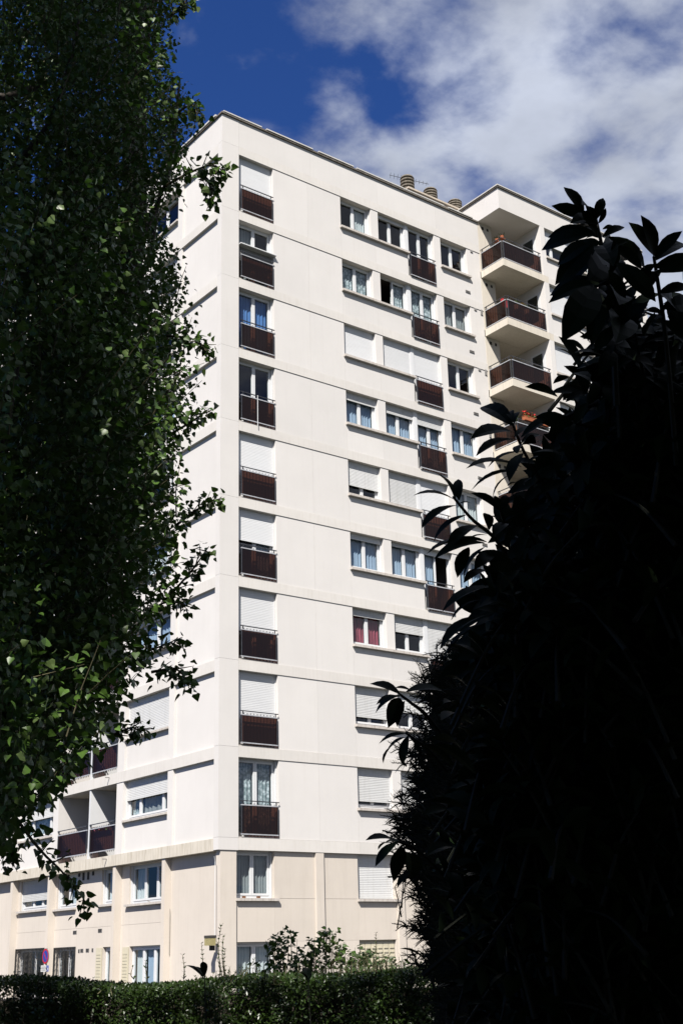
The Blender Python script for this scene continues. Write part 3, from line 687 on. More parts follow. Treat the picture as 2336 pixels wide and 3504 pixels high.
def lamp():
    t = empty('wall_lamp', (-.16, .16, 2.2)); tag(t, 'small yellowed bulkhead lamp fixed to the corner pier', 'lamp')
    mg = mat('lamp_diffuser', (0.42, 0.36, 0.17), .4, .3, 30)
    MB().box(-.10, .11, -.17, .17, .23, .30).build('cover', M_DARK, t)
    MB().box(-.09, .10, -.16, .16, .02, .228).build('diffuser', mg, t)
    MB().box(.0, .15, -.04, .04, -.12, .018).build('bracket', M_DARK, t)
lamp()

# balcony plants, flower boxes and clutter
def tuft(name, loc, label, cat, n=26, l=.34, seed=1, pot=True, group=None):
    r = random.Random(seed); t = tag(empty(name, loc), label, cat, group)
    if pot: MB().lathe([(.0, 0), (.09, 0), (.13, .2), (.14, .22), (.11, .22), (.10, .19), (0, .19)], seg=14).build('pot', M_PVC if seed % 2 else M_TERRA, t)
    b = MB()
    for i in range(n):
        a = r.uniform(0, 6.283); e = r.uniform(.5, 1.45); L = l*r.uniform(.6, 1.1); w = .022
        d = np.array([math.cos(a)*math.cos(e), math.sin(a)*math.cos(e), math.sin(e)]); q = np.array([-math.sin(a), math.cos(a), 0])*w
        p0 = np.array([0, 0, .18]); p1 = p0+d*L*.55; p2 = p0+d*L+np.array([0, 0, -.12*L])
        b.quad(tuple(p0-q*.4), tuple(p0+q*.4), tuple(p1+q), tuple(p1-q)); b.quad(tuple(p1-q), tuple(p1+q), tuple(p2+q*.1), tuple(p2-q*.1))
    b.build('leaves', M_PLANT, t); return t
wz = lambda j: 26.29-HWG*(j+1)+.31+ZO      # balcony floor heights
tuft('potted_plant', (13.75, -1.0, wz(1)+.75), 'spiky green potted plant above the balcony rail, left of two', 'plant', seed=1)
tuft('potted_plant', (14.35, -1.0, wz(1)+.72), 'spiky potted plant in a white pot, right of two on the balcony', 'plant', seed=3)
tuft('potted_plant', (13.02, -1.15, wz(3)+.75), 'pale wispy plant on the balcony corner behind laurel leaves', 'plant', seed=5, pot=False)
for x, jj, y in ((13.75, 1, -1.0), (14.35, 1, -1.0), (13.02, 3, -1.15)):
    t = tag(empty('plant_stand', (x, y, wz(jj)+.002)), {13.75: 'slim dark stand under the left spiky balcony plant', 14.35: 'slim dark stand under the white potted balcony plant', 13.02: 'slim dark stand in the balcony corner behind laurel leaves'}[x], 'plant stand')
    b = MB(); h_ = (.72 if x == 14.35 else .75)-.008
    b.box(-.12, .12, -.12, .12, h_-.03, h_)
    b.build('top', M_WOODC, t)
    for sx in (-.1, .1):
        for sy in (-.1, .1): MB().box(sx-.012, sx+.012, sy-.012, sy+.012, 0, h_-.031).build('leg', M_WOODC, t)
def flowerbox(loc, rz, label, m, n=60, L=.62, seed=2):
    r = random.Random(seed); t = tag(empty('flower_box', loc, rz), label, 'flower box')
    b = MB(); b.box(0, L, -.09, .09, 0, .16); b.box(-.012, L+.012, -.1, .1, .16, .18); b.build('trough', M_TERRA, t)
    g = MB(); f = MB()
    for i in range(n):
        p = np.array([r.uniform(.0, L), r.uniform(-.11, .09), r.uniform(.17, .34)]); q = np.array([r.gauss(0, 1), r.gauss(0, 1), r.gauss(0, 1)]); q /= np.linalg.norm(q)
        a = np.cross(q, [.3, .5, .8]); a /= np.linalg.norm(a); c = np.cross(q, a); s_ = .03
        (f if i % 2 == 0 else g).quad(*[tuple(p+(np.array([0, 0, .05]) if i % 2 == 0 else 0)+s_*(x*a+y*c)) for x, y in ((-1, -1), (1, -1), (1, 1), (-1, 1))])
    g.build('foliage', M_PLANT, t); f.build('blossom', m, t); return t
flowerbox((13.35, -1.30+.02, wz(3)+1.06), 0, 'terracotta flower box of red geraniums on the balcony rail', M_FLOWER, n=130, seed=2)
flowerbox((14.05, -1.30+.02, wz(3)+1.06), 0, 'terracotta flower box hung right of the red geraniums', M_FLOWER, n=110, seed=8)
flowerbox((.14, 8.3, .28+ZO+.70), -math.pi/2, 'small pink flower box on the lowest loggia rail', M_PINK, n=26, L=1.1, seed=4)
def cloth(name, loc, label, cat, m, w=.42, h_=.34):
    t = tag(empty(name, loc), label, cat); b = MB(); n = 8
    for i in range(n):
        for j in range(5):
            f = lambda a, c: (w*a, .05*math.sin(a*7+c*2), h_*c+.03*math.sin(a*9))
            b.quad(f(i/n, j/5), f((i+1)/n, j/5), f((i+1)/n, (j+1)/5), f(i/n, (j+1)/5))
    b.build('cloth', m, t, smooth=True)
    b = MB(); b.box(0, .03, .06, .09, -.75, h_); b.box(w-.03, w, .06, .09, -.75, h_); b.box(.03, w-.03, .06, .09, h_-.03, h_); b.build('rack_frame', M_IRON, t); return t
cloth('drying_rack', (13.05, -.85, wz(1)+.80), 'red cloth over a small rack behind the balcony rail', 'rack', M_REDCL)
cloth('drying_rack', (14.75, -.35, wz(1)+.80), 'ochre cloth hanging on a rack against the balcony side wall', 'rack', M_YEL, .35, .9)
for i in range(2):
    r = random.Random(20+i); t = tag(empty('flower_pot', (12.98+.0*i, -1.22+.3*i, wz(0)+1.02)), ['terracotta pot at the corner of the top balcony rail', 'terracotta pot left of the corner on the top balcony rail', 'third terracotta pot from the corner of the top balcony', 'terracotta pot nearest the wall on the top balcony'][i], 'flower pot')
    MB().lathe([(0, 0), (.06, 0), (.085, .13), (.09, .14), (.07, .14), (0, .12)], seg=12).build('pot', M_TERRA, t)
    b = MB()
    for q in range(14):
        a = r.uniform(0, 6.28); p = np.array([.06*math.cos(a), .06*math.sin(a), .13]); d = np.array([math.cos(a)*.09, math.sin(a)*.09, r.uniform(.05, .16)]); w_ = np.array([-math.sin(a), math.cos(a), 0])*.02
        b.quad(tuple(p-w_), tuple(p+w_), tuple(p+d+w_*.3), tuple(p+d-w_*.3))
    b.build('leaves', M_PLANT, t)
    # shelf bracket keeps the pot on the rail
    MB().box(-.09, .09, -.09, .09, -.02, -.002).build('saucer', M_TERRA, t)
flowerbox((1.12, .10, 3*H+.34+ZO+.035), 0, 'little trough of red flowers on the third storey threshold', M_FLOWER, n=40, L=.3, seed=12).scale = (1, .6, .5)

# ------------------------------------------------------------------ foliage tools
def nrm(a): return a/(np.linalg.norm(a, axis=-1, keepdims=True)+1e-9)
def basis(X, N):
    X = nrm(X); Y = nrm(np.cross(N, X)); Z = np.cross(X, Y); return X, Y, Z
class Tpl:
    def __init__(s, v, f): s.v = np.array(v, float); s.f = f
# poplar: broad deltoid blade with drawn-out tip; short stalk; folded along the midrib
T_POP = Tpl([(0, 0, 0), (.16, 0, -.02), (.12, .27, .06), (.34, .43, .09), (.66, .25, .06), (1.0, .0, -.06), (.66, -.25, .06), (.34, -.43, .09), (.12, -.27, .06), (.5, 0, 0)],
            [(1, 9, 3, 2), (9, 5, 4, 3), (1, 8, 7, 9), (9, 7, 6, 5)])
# laurel: long leathery blade arching along its length
def _laurel():
    v = []; f = []; n = 7; wd = [.02, .10, .155, .18, .17, .11, .0]
    for i in range(n):
        x = i/(n-1); z = .10*math.sin(x*2.4)-.20*x*x
        v += [(x, wd[i], z+.05*wd[i]/.19), (x, 0, z), (x, -wd[i], z+.05*wd[i]/.19)]
    for i in range(n-1):
        q = i*3; f += [(q, q+1, q+4, q+3), (q+1, q+2, q+5, q+4)]
    return Tpl(v, f)
T_LAU = _laurel()
T_SMALL = Tpl([(0, 0, 0), (.5, .26, .06), (1, 0, -.04), (.5, -.26, .06), (.5, 0, 0)], [(0, 4, 2, 1), (0, 3, 2, 4)])
T_NEED = Tpl([(0, -.05, 0), (0, .05, 0), (1, .03, -.04), (1, -.03, -.04)], [(0, 3, 2, 1)])

def leaf_mesh(name, T, O, X, N, Sz, m, parent, smooth=False):
    X, Y, Z = basis(X, N); n = len(O); k = len(T.v)
    P = O[:, None, :] + Sz[:, None, None]*(T.v[None, :, 0:1]*X[:, None, :] + T.v[None, :, 1:2]*Y[:, None, :] + T.v[None, :, 2:3]*Z[:, None, :])
    me = bpy.data.meshes.new(name); nf = len(T.f); fl = np.array([q for q in T.f]); vs = fl.shape[1]
    idx = (fl[None]+(np.arange(n)*k)[:, None, None]).reshape(-1)
    me.vertices.add(n*k); me.vertices.foreach_set('co', P.reshape(-1))
    me.loops.add(len(idx)); me.loops.foreach_set('vertex_index', idx.astype(np.int32))
    me.polygons.add(n*nf); me.polygons.foreach_set('loop_start', (np.arange(n*nf)*vs).astype(np.int32)); me.polygons.foreach_set('loop_total', np.full(n*nf, vs, np.int32))
    me.materials.append(m); me.update(calc_edges=True)
    o = bpy.data.objects.new(name, me); COL.objects.link(o); o.parent = parent
    if parent is not None: o.matrix_parent_inverse = parent.matrix_world.inverted() if False else Matrix.Translation(-Vector(parent.location))
    return o
def leaf_objects(T, O, X, N, Sz, m, parent, name='leaf'):
    me = bpy.data.meshes.new(name); me.from_pydata([tuple(v) for v in T.v], [], T.f); me.materials.append(m)
    X, Y, Z = basis(X, N); pl = np.array(parent.location)
    for i in range(len(O)):
        o = bpy.data.objects.new(name, me); COL.objects.link(o); o.parent = parent
        M = Matrix.Identity(4)
        for a in range(3):
            M[a][0], M[a][1], M[a][2], M[a][3] = X[i][a]*Sz[i], Y[i][a]*Sz[i], Z[i][a]*Sz[i], O[i][a]-pl[a]
        o.matrix_local = M
def in_view(O, margin=0):
    d = O-CAM; z = d@FW; u = 1168+FPX*(d@RT)/np.maximum(z, .01); v = 1752-FPX*(d@UP)/np.maximum(z, .01)
    return (z > .3) & (u > -margin) & (u < 2336+margin) & (v > -margin) & (v < 3504+margin), z
def split_big(T, A, m, parent, crown, count=300):
    """the leaves that show largest become objects of their own, the rest one mass"""
    O, X, N, Sz = A; vis, z = in_view(O); score = np.where(vis, Sz/np.maximum(z, .1), 0)
    order = np.argsort(-score); big = order[:count]; big = big[score[big] > 0]; mask = np.ones(len(O), bool); mask[big] = False
    c = leaf_mesh(crown, T, O[mask], X[mask], N[mask], Sz[mask], m, parent); c['kind'] = 'stuff'
    leaf_objects(T, O[big], X[big], N[big], Sz[big], m, parent)
def rel(parent, pts): return [np.array(p)-np.array(parent.location) for p in pts]

class Foliage:
    def __init__(s): s.O = []; s.X = []; s.N = []; s.S = []; s.tw = MB()
    def add(s, o, x, n, z): s.O.append(o); s.X.append(x); s.N.append(n); s.S.append(z)
    def addv(s, o, x, n, z): s.O += list(o); s.X += list(x); s.N += list(n); s.S += list(z)
    def arr(s): return np.array(s.O), np.array(s.X), np.array(s.N), np.array(s.S)

def curve(pts, n):
    pts = np.array(pts, float); t = np.linspace(0, len(pts)-1, n); i = np.minimum(t.astype(int), len(pts)-2); f = (t-i)[:, None]
    p0 = pts[np.maximum(i-1, 0)]; p1 = pts[i]; p2 = pts[i+1]; p3 = pts[np.minimum(i+2, len(pts)-1)]
    return .5*((2*p1)+(-p0+p2)*f+(2*p0-5*p1+4*p2-p3)*f**2+(-p0+3*p1-3*p2+p3)*f**3)

# ---- poplars
def poplar_shoot(F, path, size, step=.040, twig=True, r=rng, spread=1.0):
    L = np.sum(np.linalg.norm(np.diff(path, axis=0), axis=1)); n = max(4, int(L/step)); P = curve(path, n)
    if twig: F.tw.tube(rel(F.par, [P[0], P[n//2], P[-1]]), [.006, .004, .002], 4, cap=False)
    a = r.uniform(0, 6.28)+np.arange(n)*2.4+r.normal(0, .4, n)
    d = nrm(np.gradient(P, axis=0)); q = nrm(np.cross(d, [.31, .22, .92])); w = np.cross(d, q)
    out = np.cos(a)[:, None]*q+np.sin(a)[:, None]*w
    x = nrm(out*.9+d*.25+np.array([0, 0, -.55])+r.normal(0, .3, (n, 3)))
    nn = out*.35+np.array([0, 0, .45])+r.normal(0, .55, (n, 3))
    F.addv(P+out*(.03*r.uniform(.6, 1.5, n)*spread)[:, None], x, nn, size*r.uniform(.6, 1.15, n))

def poplar(base, axis, height, zlow, rad, n, label, size, seed, extra=(), keep=None, count=300, group='poplars beside the building'):
    """axis(z): sideways drift of the stem; rad(z): crown radius"""
    r = np.random.default_rng(seed); t = tag(empty('poplar_tree', tuple(base)), label, 'tree', group)
    zz = np.linspace(0, height, 15); pts = [np.append(axis(z), z)+np.array([r.normal(0, .02), r.normal(0, .02), 0]) for z in zz]
    MB().tube(pts, .24*(1-zz/height*.94), 12).build('trunk', M_BARK, t, smooth=True)
    F = Foliage(); F.par = t; base = np.array(base, float)
    for i in range(26):                       # steep limbs
        z = zlow+1.6+(height*.8-zlow-1.6)*i/26; a = i*2.4+r.uniform(-.4, .4); R = rad(min(z+1.6, height)); c = np.append(axis(z), z); o = np.array([math.cos(a), math.sin(a), 0])
        p2 = np.append(axis(z+1.8), z+1.8)+o*R*.75
        if keep is not None and not keep(p2+base, r): continue
        MB().tube(curve([c, (c+p2)/2+o*R*.2-np.array([0, 0, .2]), p2], 7), np.linspace(.045, .010, 7), 6).build('limb', M_BARK, t, smooth=True)
    ph = r.uniform(0, 6.28, 6)
    k = 0; tries = 0
    while k < n and tries < n*14:
        tries += 1
        z = zlow+(height-zlow)*r.uniform()**1.05; a = r.uniform(0, 6.283); R = rad(z)
        lob = 1+.16*math.sin(3*a+ph[0]+.8*z)+.12*math.sin(5*a+ph[1]-1.3*z)+.10*math.sin(2.1*z+ph[2]+a)
        q = r.uniform(.25, 1.0)**.6*R*lob
        # upright plumes with gaps between them
        plume = math.sin(4*a+ph[3]+.5*math.sin(z))+.7*math.sin(7*a+ph[4]+.9*z)+.8*math.sin(1.9*z+2*a+ph[5])
        if plume < -.65 and q > .6*R: continue
        out = np.array([math.cos(a), math.sin(a), 0])
        p = base+np.append(axis(z), z)+out*q
        L = r.uniform(.3, .7); d = out*r.uniform(.15, .8)+np.array([0, 0, r.uniform(.2, 1.0)])+r.normal(0, .25, 3); d /= np.linalg.norm(d)
        e = p+d*L+out*.08*L
        if keep is not None and not (keep(p, r) and keep(e, r)): continue
        poplar_shoot(F, np.array([p, p+d*L*.5, e]), size*np.interp(z, [2.5, 9.5], [.96, .60]), step=.034, r=r, twig=(k % 3 == 0)); k += 1
    for path, sz in extra:
        path = [np.array(x) for x in path]
        F.tw.tube(rel(t, curve(path, 8)), np.linspace(.014, .003, 8), 5)
        poplar_shoot(F, np.array(path), sz, .030, False, r)
        c = curve(path, 9)
        for i in range(2, 9):
            for q in range(2):
                d = c[min(i, 8)]-c[i-1]; d /= np.linalg.norm(d)+1e-9; s_ = d*.5+r.normal(0, .55, 3); s_ /= np.linalg.norm(s_)
                l = r.uniform(.06, .16); poplar_shoot(F, np.array([c[i-1], c[i-1]+s_*l*.5, c[i-1]+s_*l]), sz*.9, .03, True, r)
    F.tw.build('twigs', M_TWIG, t)['kind'] = 'stuff'
    split_big(T_POP, F.arr(), M_POPLAR, t, 'crown', count)
    return t

# right hand outline of the foliage in view: pixel row -> pixel column
OV = [-400, 0, 200, 330, 430, 560, 690, 760, 850, 1000, 1150, 1280, 1420, 1600, 1700, 1850, 2000, 2100, 2230, 2360, 2480, 2600, 2720, 2830, 2950]
OU = [640, 625, 590, 680, 690, 640, 600, 575, 610, 660, 675, 690, 670, 640, 650, 660, 620, 600, 540, 450, 440, 360, 230, 80, -60]
def keep_out(p, r):
    d = p-CAM; z = d@FW
    if z < .5: return True
    u = 1168+FPX*(d@RT)/z; v = 1752-FPX*(d@UP)/z
    if v > 2950 and u > -120: return False
    if u < -200 or v < -250: return r.uniform() < .55
    return u < np.interp(v, OV, OU)-18+r.normal(0, 20)
DA, DB = 9.3, 11.0
pa = at(-270, 1800, DA); pb = at(-160, 1800, DB); pr = nrm(RT*np.array([1, 1, 0]))
radA = lambda z: np.interp(z, [1.8, 2.4, 3.2, 5, 8, 11, 14, 17], [.7, 1.45, 1.95, 1.75, 1.6, 1.4, .9, .1])
radB = lambda z: np.interp(z, [3.2, 4.0, 5, 7, 10, 13, 16.5], [.4, .7, .72, .68, .62, .45, .1])
axA = lambda z: np.zeros(2)
axB = lambda z: pr[:2]*np.interp(z, [0, 3.0, 5.2, 8, 20], [0, 0.05, .95, 1.45, 1.5])
exA = [([at(30, 2760, 8.9), at(130, 2900, 8.8), at(230, 3000, 8.8), at(310, 3110, 8.75)], .085), ([at(-40, 2820, 8.9), at(20, 2880, 8.9), at(40, 2950, 8.9)], .08)]
exB = [([at(560, 640, 10.6), at(650, 590, 10.5), at(730, 565, 10.4), at(775, 600, 10.4)], .085), ([at(690, 580, 10.5), at(720, 640, 10.5), at(725, 690, 10.5)], .08),
       ([at(600, 1800, 10.6), at(680, 1740, 10.5), at(750, 1712, 10.4)], .085), ([at(560, 2060, 10.6), at(650, 1960, 10.5), at(715, 1870, 10.4)], .085),
       ([at(560, 1500, 10.6), at(660, 1440, 10.5), at(715, 1400, 10.4)], .08), ([at(480, 2120, 10.4), at(570, 2060, 10.4), at(660, 2080, 10.4)], .08),
       ([at(420, 2260, 10.4), at(530, 2220, 10.4), at(625, 2180, 10.4)], .085), ([at(380, 2520, 10.2), at(450, 2490, 10.2), at(475, 2505, 10.2)], .08), ([at(520, 2300, 10.3), at(600, 2290, 10.2), at(640, 2330, 10.2)], .085),
       ([at(570, 1150, 10.6), at(660, 1160, 10.5), at(705, 1200, 10.4)], .08), ([at(570, 420, 10.6), at(650, 360, 10.5), at(700, 400, 10.4)], .08), ([at(580, 60, 10.9), at(620, 20, 10.8), at(650, -10, 10.8)], .08)]
poplar((pa[0], pa[1], 0), axA, 17, 1.8, radA, 8000, 'big dark poplar at the left edge with low hanging branches', .081, 21, exA, keep_out)
poplar((pb[0], pb[1], 0), axB, 16.5, 3.2, radB, 3500, 'poplar whose sprigs overlap the corner of the building', .074, 22, exB, keep_out)

# slim poplar inferred from its shadow strip; other unseen trees added only to cast shade
ps = at(480, 1800, 10.4); ps = ps[:2]+SH*7.5
radS = lambda z: np.interp(z, [1.5, 4, 8, 14, 19, 22], [.2, .42, .55, .5, .35, .1])
def rough_tree(loc, height, zlow, R, n, label, seed, size=.16, name='added_shade_tree', prof=None):
    r = np.random.default_rng(seed); t = tag(empty(name, tuple(loc)), label, 'tree')
    pts = [(0, 0, 0)]+[(r.normal(0, .1), r.normal(0, .1), height*.85*i/6) for i in range(1, 7)]
    MB().tube(pts, np.linspace(.28, .04, 7), 10).build('trunk', M_BARK, t, smooth=True)
    lim = MB()
    for i in range(12):
        z = zlow*.7+(height*.7-zlow*.7)*i/12; a = i*2.4; q = R*.7
        lim.tube(curve([(0, 0, z), (math.cos(a)*q*.5, math.sin(a)*q*.5, z+.5), (math.cos(a)*q, math.sin(a)*q, z+1.5)], 6), np.linspace(.09, .02, 6), 6)
    lim.build('limb', M_BARK, t, smooth=True)
    z = r.uniform(0, 1, n); a = r.uniform(0, 6.283, n); q = r.uniform(0, 1, n)**.45
    zz = zlow+(height-zlow)*z
    RR = np.array([prof(x) for x in zz]) if prof else R*np.sqrt(np.clip(1-((z-.45)/.56)**2, 0.02, 1))
    RR = RR*(1+.2*np.sin(3*a+zz)+.12*np.sin(7*a-2*zz))
    O = np.stack([np.cos(a)*q*RR, np.sin(a)*q*RR, zz], 1)+np.array(loc)
    X = r.normal(0, 1, (n, 3)); N = r.normal(0, .6, (n, 3))+np.array([0, 0, 1])
    c = leaf_mesh('crown', T_SMALL, O, X, N, size*1.3*r.uniform(.7, 1.3, n), M_POPLAR, t); c['kind'] = 'stuff'
    return t
rough_tree((ps[0], ps[1], 0), 23, 9.5, .9, 12000, 'tall slim poplar just outside the left edge', 31, .15, 'poplar_tree', radS)
pt = at(150, 1800, 9.6)[:2]+SH*9.0-pr[:2]*.4
radT = lambda z: np.interp(z, [3, 6, 10, 16, 21, 24], [.4, 1.5, 1.9, 1.8, 1.0, .1])
rough_tree((pt[0], pt[1], 0), 24, 9.5, 1.8, 620, 'unseen loose poplar added to dapple the left poplars with shade', 36, .26, 'poplar_tree', radT)  # unseen, added with a sparse crown so sun flecks reach the poplars
def cam_at(f, r_): return np.array([CAM[0], CAM[1], 0])+np.array([FW[0], FW[1], 0])/math.hypot(FW[0], FW[1])*f+np.array([RT[0], RT[1], 0])/math.hypot(RT[0], RT[1])*r_
rough_tree(cam_at(-3.6, 1.2), 14, 3.6, 5.0, 20000, 'unseen broad tree added behind to shade the laurel', 32, .24)  # this and the next: unseen, added to keep sun and sky off the laurel
rough_tree(cam_at(-1.0, 5.6), 11, 1.0, 3.6, 12000, 'unseen broad tree added right of the laurel to shade it', 33, .24)
rough_tree(cam_at(-7.0, -5.5), 9, .6, 3.6, 9000, 'unseen low tree added at the rear left to block skylight', 34, .26)  # low pair: unseen, added to close off skylight from the rear
rough_tree(cam_at(-8.0, 6.0), 10, .6, 4.0, 9000, 'unseen low tree added at the rear right to block skylight', 35, .26)

# ---- cherry laurel
def laurel_shoot(F, path, n, size, r, tip=6, droop=.25):
    P = curve(path, n+2); F.tw.tube(rel(F.par, P), np.linspace(.006, .0025, len(P)), 5)
    a0 = r.uniform(0, 6.28)
    for i in range(1, n+2):
        d = P[min(i+1, n+1)]-P[i-1]; d /= np.linalg.norm(d)+1e-9
        q = np.cross(d, [.3, -.2, .93]); q /= np.linalg.norm(q)+1e-9; w = np.cross(d, q); a = a0+i*2.4+r.normal(0, .25)
        out = math.cos(a)*q+math.sin(a)*w; f = i/(n+1)
        lift = .15+1.5*max(0, f-.55)+r.normal(0, .15)
        x = out+d*lift+np.array([0, 0, -droop*(1-f)]); x /= np.linalg.norm(x)
        nn = d*1.0-out*.3+np.array([0, 0, .5])+r.normal(0, .15, 3)
        F.add(P[i]+out*.008, x, nn, size*r.uniform(.8, 1.12)*(1 if f > .2 else .85))
    for j in range(tip):
        a = a0+j*2.4; out = math.cos(a)*q+math.sin(a)*w; x = d*r.uniform(.5, 1.5)+out; x /= np.linalg.norm(x)
        F.add(P[-1]+d*.004*j, x, d-out*.7+r.normal(0, .15, 3), size*r.uniform(.65, 1.0))

def px_interp(v, vs, us): return np.interp(v, vs, us)
lb = cam_at(3.6, 1.5)
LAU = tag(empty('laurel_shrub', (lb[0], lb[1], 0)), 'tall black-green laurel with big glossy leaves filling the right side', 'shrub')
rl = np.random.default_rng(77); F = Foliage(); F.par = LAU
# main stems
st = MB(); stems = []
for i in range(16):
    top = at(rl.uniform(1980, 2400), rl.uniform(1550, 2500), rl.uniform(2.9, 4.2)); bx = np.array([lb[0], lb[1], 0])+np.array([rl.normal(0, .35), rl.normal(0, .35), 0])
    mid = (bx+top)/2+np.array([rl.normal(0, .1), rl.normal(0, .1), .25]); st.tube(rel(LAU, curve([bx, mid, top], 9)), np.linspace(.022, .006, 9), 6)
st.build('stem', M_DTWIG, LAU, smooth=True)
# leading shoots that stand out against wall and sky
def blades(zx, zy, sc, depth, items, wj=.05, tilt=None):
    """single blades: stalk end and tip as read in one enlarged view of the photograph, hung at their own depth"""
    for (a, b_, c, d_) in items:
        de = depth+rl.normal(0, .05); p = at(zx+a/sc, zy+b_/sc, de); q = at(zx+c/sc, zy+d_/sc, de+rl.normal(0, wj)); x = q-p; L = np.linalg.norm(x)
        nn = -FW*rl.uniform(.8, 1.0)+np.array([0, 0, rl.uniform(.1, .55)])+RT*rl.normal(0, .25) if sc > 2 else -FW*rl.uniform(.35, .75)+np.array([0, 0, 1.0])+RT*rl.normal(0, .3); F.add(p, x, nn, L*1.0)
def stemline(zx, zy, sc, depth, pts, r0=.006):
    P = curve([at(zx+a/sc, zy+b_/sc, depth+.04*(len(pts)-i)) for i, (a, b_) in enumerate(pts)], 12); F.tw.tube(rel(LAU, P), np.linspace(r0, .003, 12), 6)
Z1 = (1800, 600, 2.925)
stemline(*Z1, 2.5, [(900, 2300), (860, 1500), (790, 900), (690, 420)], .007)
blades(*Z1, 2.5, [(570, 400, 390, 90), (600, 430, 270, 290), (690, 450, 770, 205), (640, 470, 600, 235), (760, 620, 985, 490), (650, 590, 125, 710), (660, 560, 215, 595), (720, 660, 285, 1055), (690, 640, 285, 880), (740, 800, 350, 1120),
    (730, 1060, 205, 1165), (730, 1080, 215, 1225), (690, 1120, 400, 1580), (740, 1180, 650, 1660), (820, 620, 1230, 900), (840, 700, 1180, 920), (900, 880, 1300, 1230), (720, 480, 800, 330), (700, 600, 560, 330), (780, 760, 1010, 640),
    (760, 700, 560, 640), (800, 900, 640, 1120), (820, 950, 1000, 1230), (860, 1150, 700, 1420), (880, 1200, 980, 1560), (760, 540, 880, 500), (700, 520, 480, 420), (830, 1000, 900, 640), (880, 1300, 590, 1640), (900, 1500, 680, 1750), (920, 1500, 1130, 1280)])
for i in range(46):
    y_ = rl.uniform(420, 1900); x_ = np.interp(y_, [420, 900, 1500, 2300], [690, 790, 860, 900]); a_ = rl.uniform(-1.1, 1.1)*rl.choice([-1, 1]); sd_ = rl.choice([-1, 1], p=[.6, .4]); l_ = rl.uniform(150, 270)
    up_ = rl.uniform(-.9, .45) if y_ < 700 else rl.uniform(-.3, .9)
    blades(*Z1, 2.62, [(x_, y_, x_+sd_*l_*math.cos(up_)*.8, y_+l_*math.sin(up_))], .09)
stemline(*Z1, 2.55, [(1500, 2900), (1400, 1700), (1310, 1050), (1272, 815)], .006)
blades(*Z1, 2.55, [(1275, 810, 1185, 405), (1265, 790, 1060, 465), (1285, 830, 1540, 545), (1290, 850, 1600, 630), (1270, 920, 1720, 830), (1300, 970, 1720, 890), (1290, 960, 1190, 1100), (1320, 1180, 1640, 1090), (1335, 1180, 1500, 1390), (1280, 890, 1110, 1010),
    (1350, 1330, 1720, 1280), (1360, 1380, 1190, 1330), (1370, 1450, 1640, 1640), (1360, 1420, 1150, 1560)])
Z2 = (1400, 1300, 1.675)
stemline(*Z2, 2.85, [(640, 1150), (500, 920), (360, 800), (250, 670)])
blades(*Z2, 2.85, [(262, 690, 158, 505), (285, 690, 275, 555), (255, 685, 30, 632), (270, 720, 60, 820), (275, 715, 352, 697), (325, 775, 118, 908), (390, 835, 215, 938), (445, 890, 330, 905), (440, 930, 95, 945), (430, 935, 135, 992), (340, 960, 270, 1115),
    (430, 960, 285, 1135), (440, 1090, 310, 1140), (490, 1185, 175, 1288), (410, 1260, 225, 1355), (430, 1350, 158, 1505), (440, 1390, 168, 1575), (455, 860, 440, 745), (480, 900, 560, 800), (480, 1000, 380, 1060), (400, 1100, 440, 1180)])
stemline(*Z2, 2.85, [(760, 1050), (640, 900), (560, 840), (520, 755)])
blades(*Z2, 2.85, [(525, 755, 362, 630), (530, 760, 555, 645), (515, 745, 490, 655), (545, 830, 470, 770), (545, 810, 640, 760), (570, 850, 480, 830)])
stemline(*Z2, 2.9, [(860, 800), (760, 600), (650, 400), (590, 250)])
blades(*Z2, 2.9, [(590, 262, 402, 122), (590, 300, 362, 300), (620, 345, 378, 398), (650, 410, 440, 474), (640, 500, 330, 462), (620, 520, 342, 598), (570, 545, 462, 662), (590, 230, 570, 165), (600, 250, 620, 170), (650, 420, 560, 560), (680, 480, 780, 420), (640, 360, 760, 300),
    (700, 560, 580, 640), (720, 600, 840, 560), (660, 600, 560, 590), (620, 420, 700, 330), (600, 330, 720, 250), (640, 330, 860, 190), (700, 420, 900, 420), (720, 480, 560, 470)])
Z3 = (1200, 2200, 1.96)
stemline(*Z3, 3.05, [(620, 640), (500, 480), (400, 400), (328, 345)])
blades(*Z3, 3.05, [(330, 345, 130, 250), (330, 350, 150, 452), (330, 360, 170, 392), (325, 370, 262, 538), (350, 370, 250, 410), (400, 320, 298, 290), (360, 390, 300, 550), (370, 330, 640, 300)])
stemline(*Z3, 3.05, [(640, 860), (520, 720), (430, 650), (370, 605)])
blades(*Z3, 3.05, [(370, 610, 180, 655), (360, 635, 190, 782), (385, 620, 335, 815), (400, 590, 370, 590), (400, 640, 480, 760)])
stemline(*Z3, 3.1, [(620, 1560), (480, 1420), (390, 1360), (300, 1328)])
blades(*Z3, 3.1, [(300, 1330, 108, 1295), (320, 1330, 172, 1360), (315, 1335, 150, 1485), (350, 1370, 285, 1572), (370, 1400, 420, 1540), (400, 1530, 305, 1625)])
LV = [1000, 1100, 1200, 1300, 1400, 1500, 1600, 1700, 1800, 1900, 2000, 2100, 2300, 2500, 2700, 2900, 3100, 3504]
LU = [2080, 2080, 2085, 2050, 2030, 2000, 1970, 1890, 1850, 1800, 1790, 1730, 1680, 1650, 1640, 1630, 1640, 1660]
k = 0
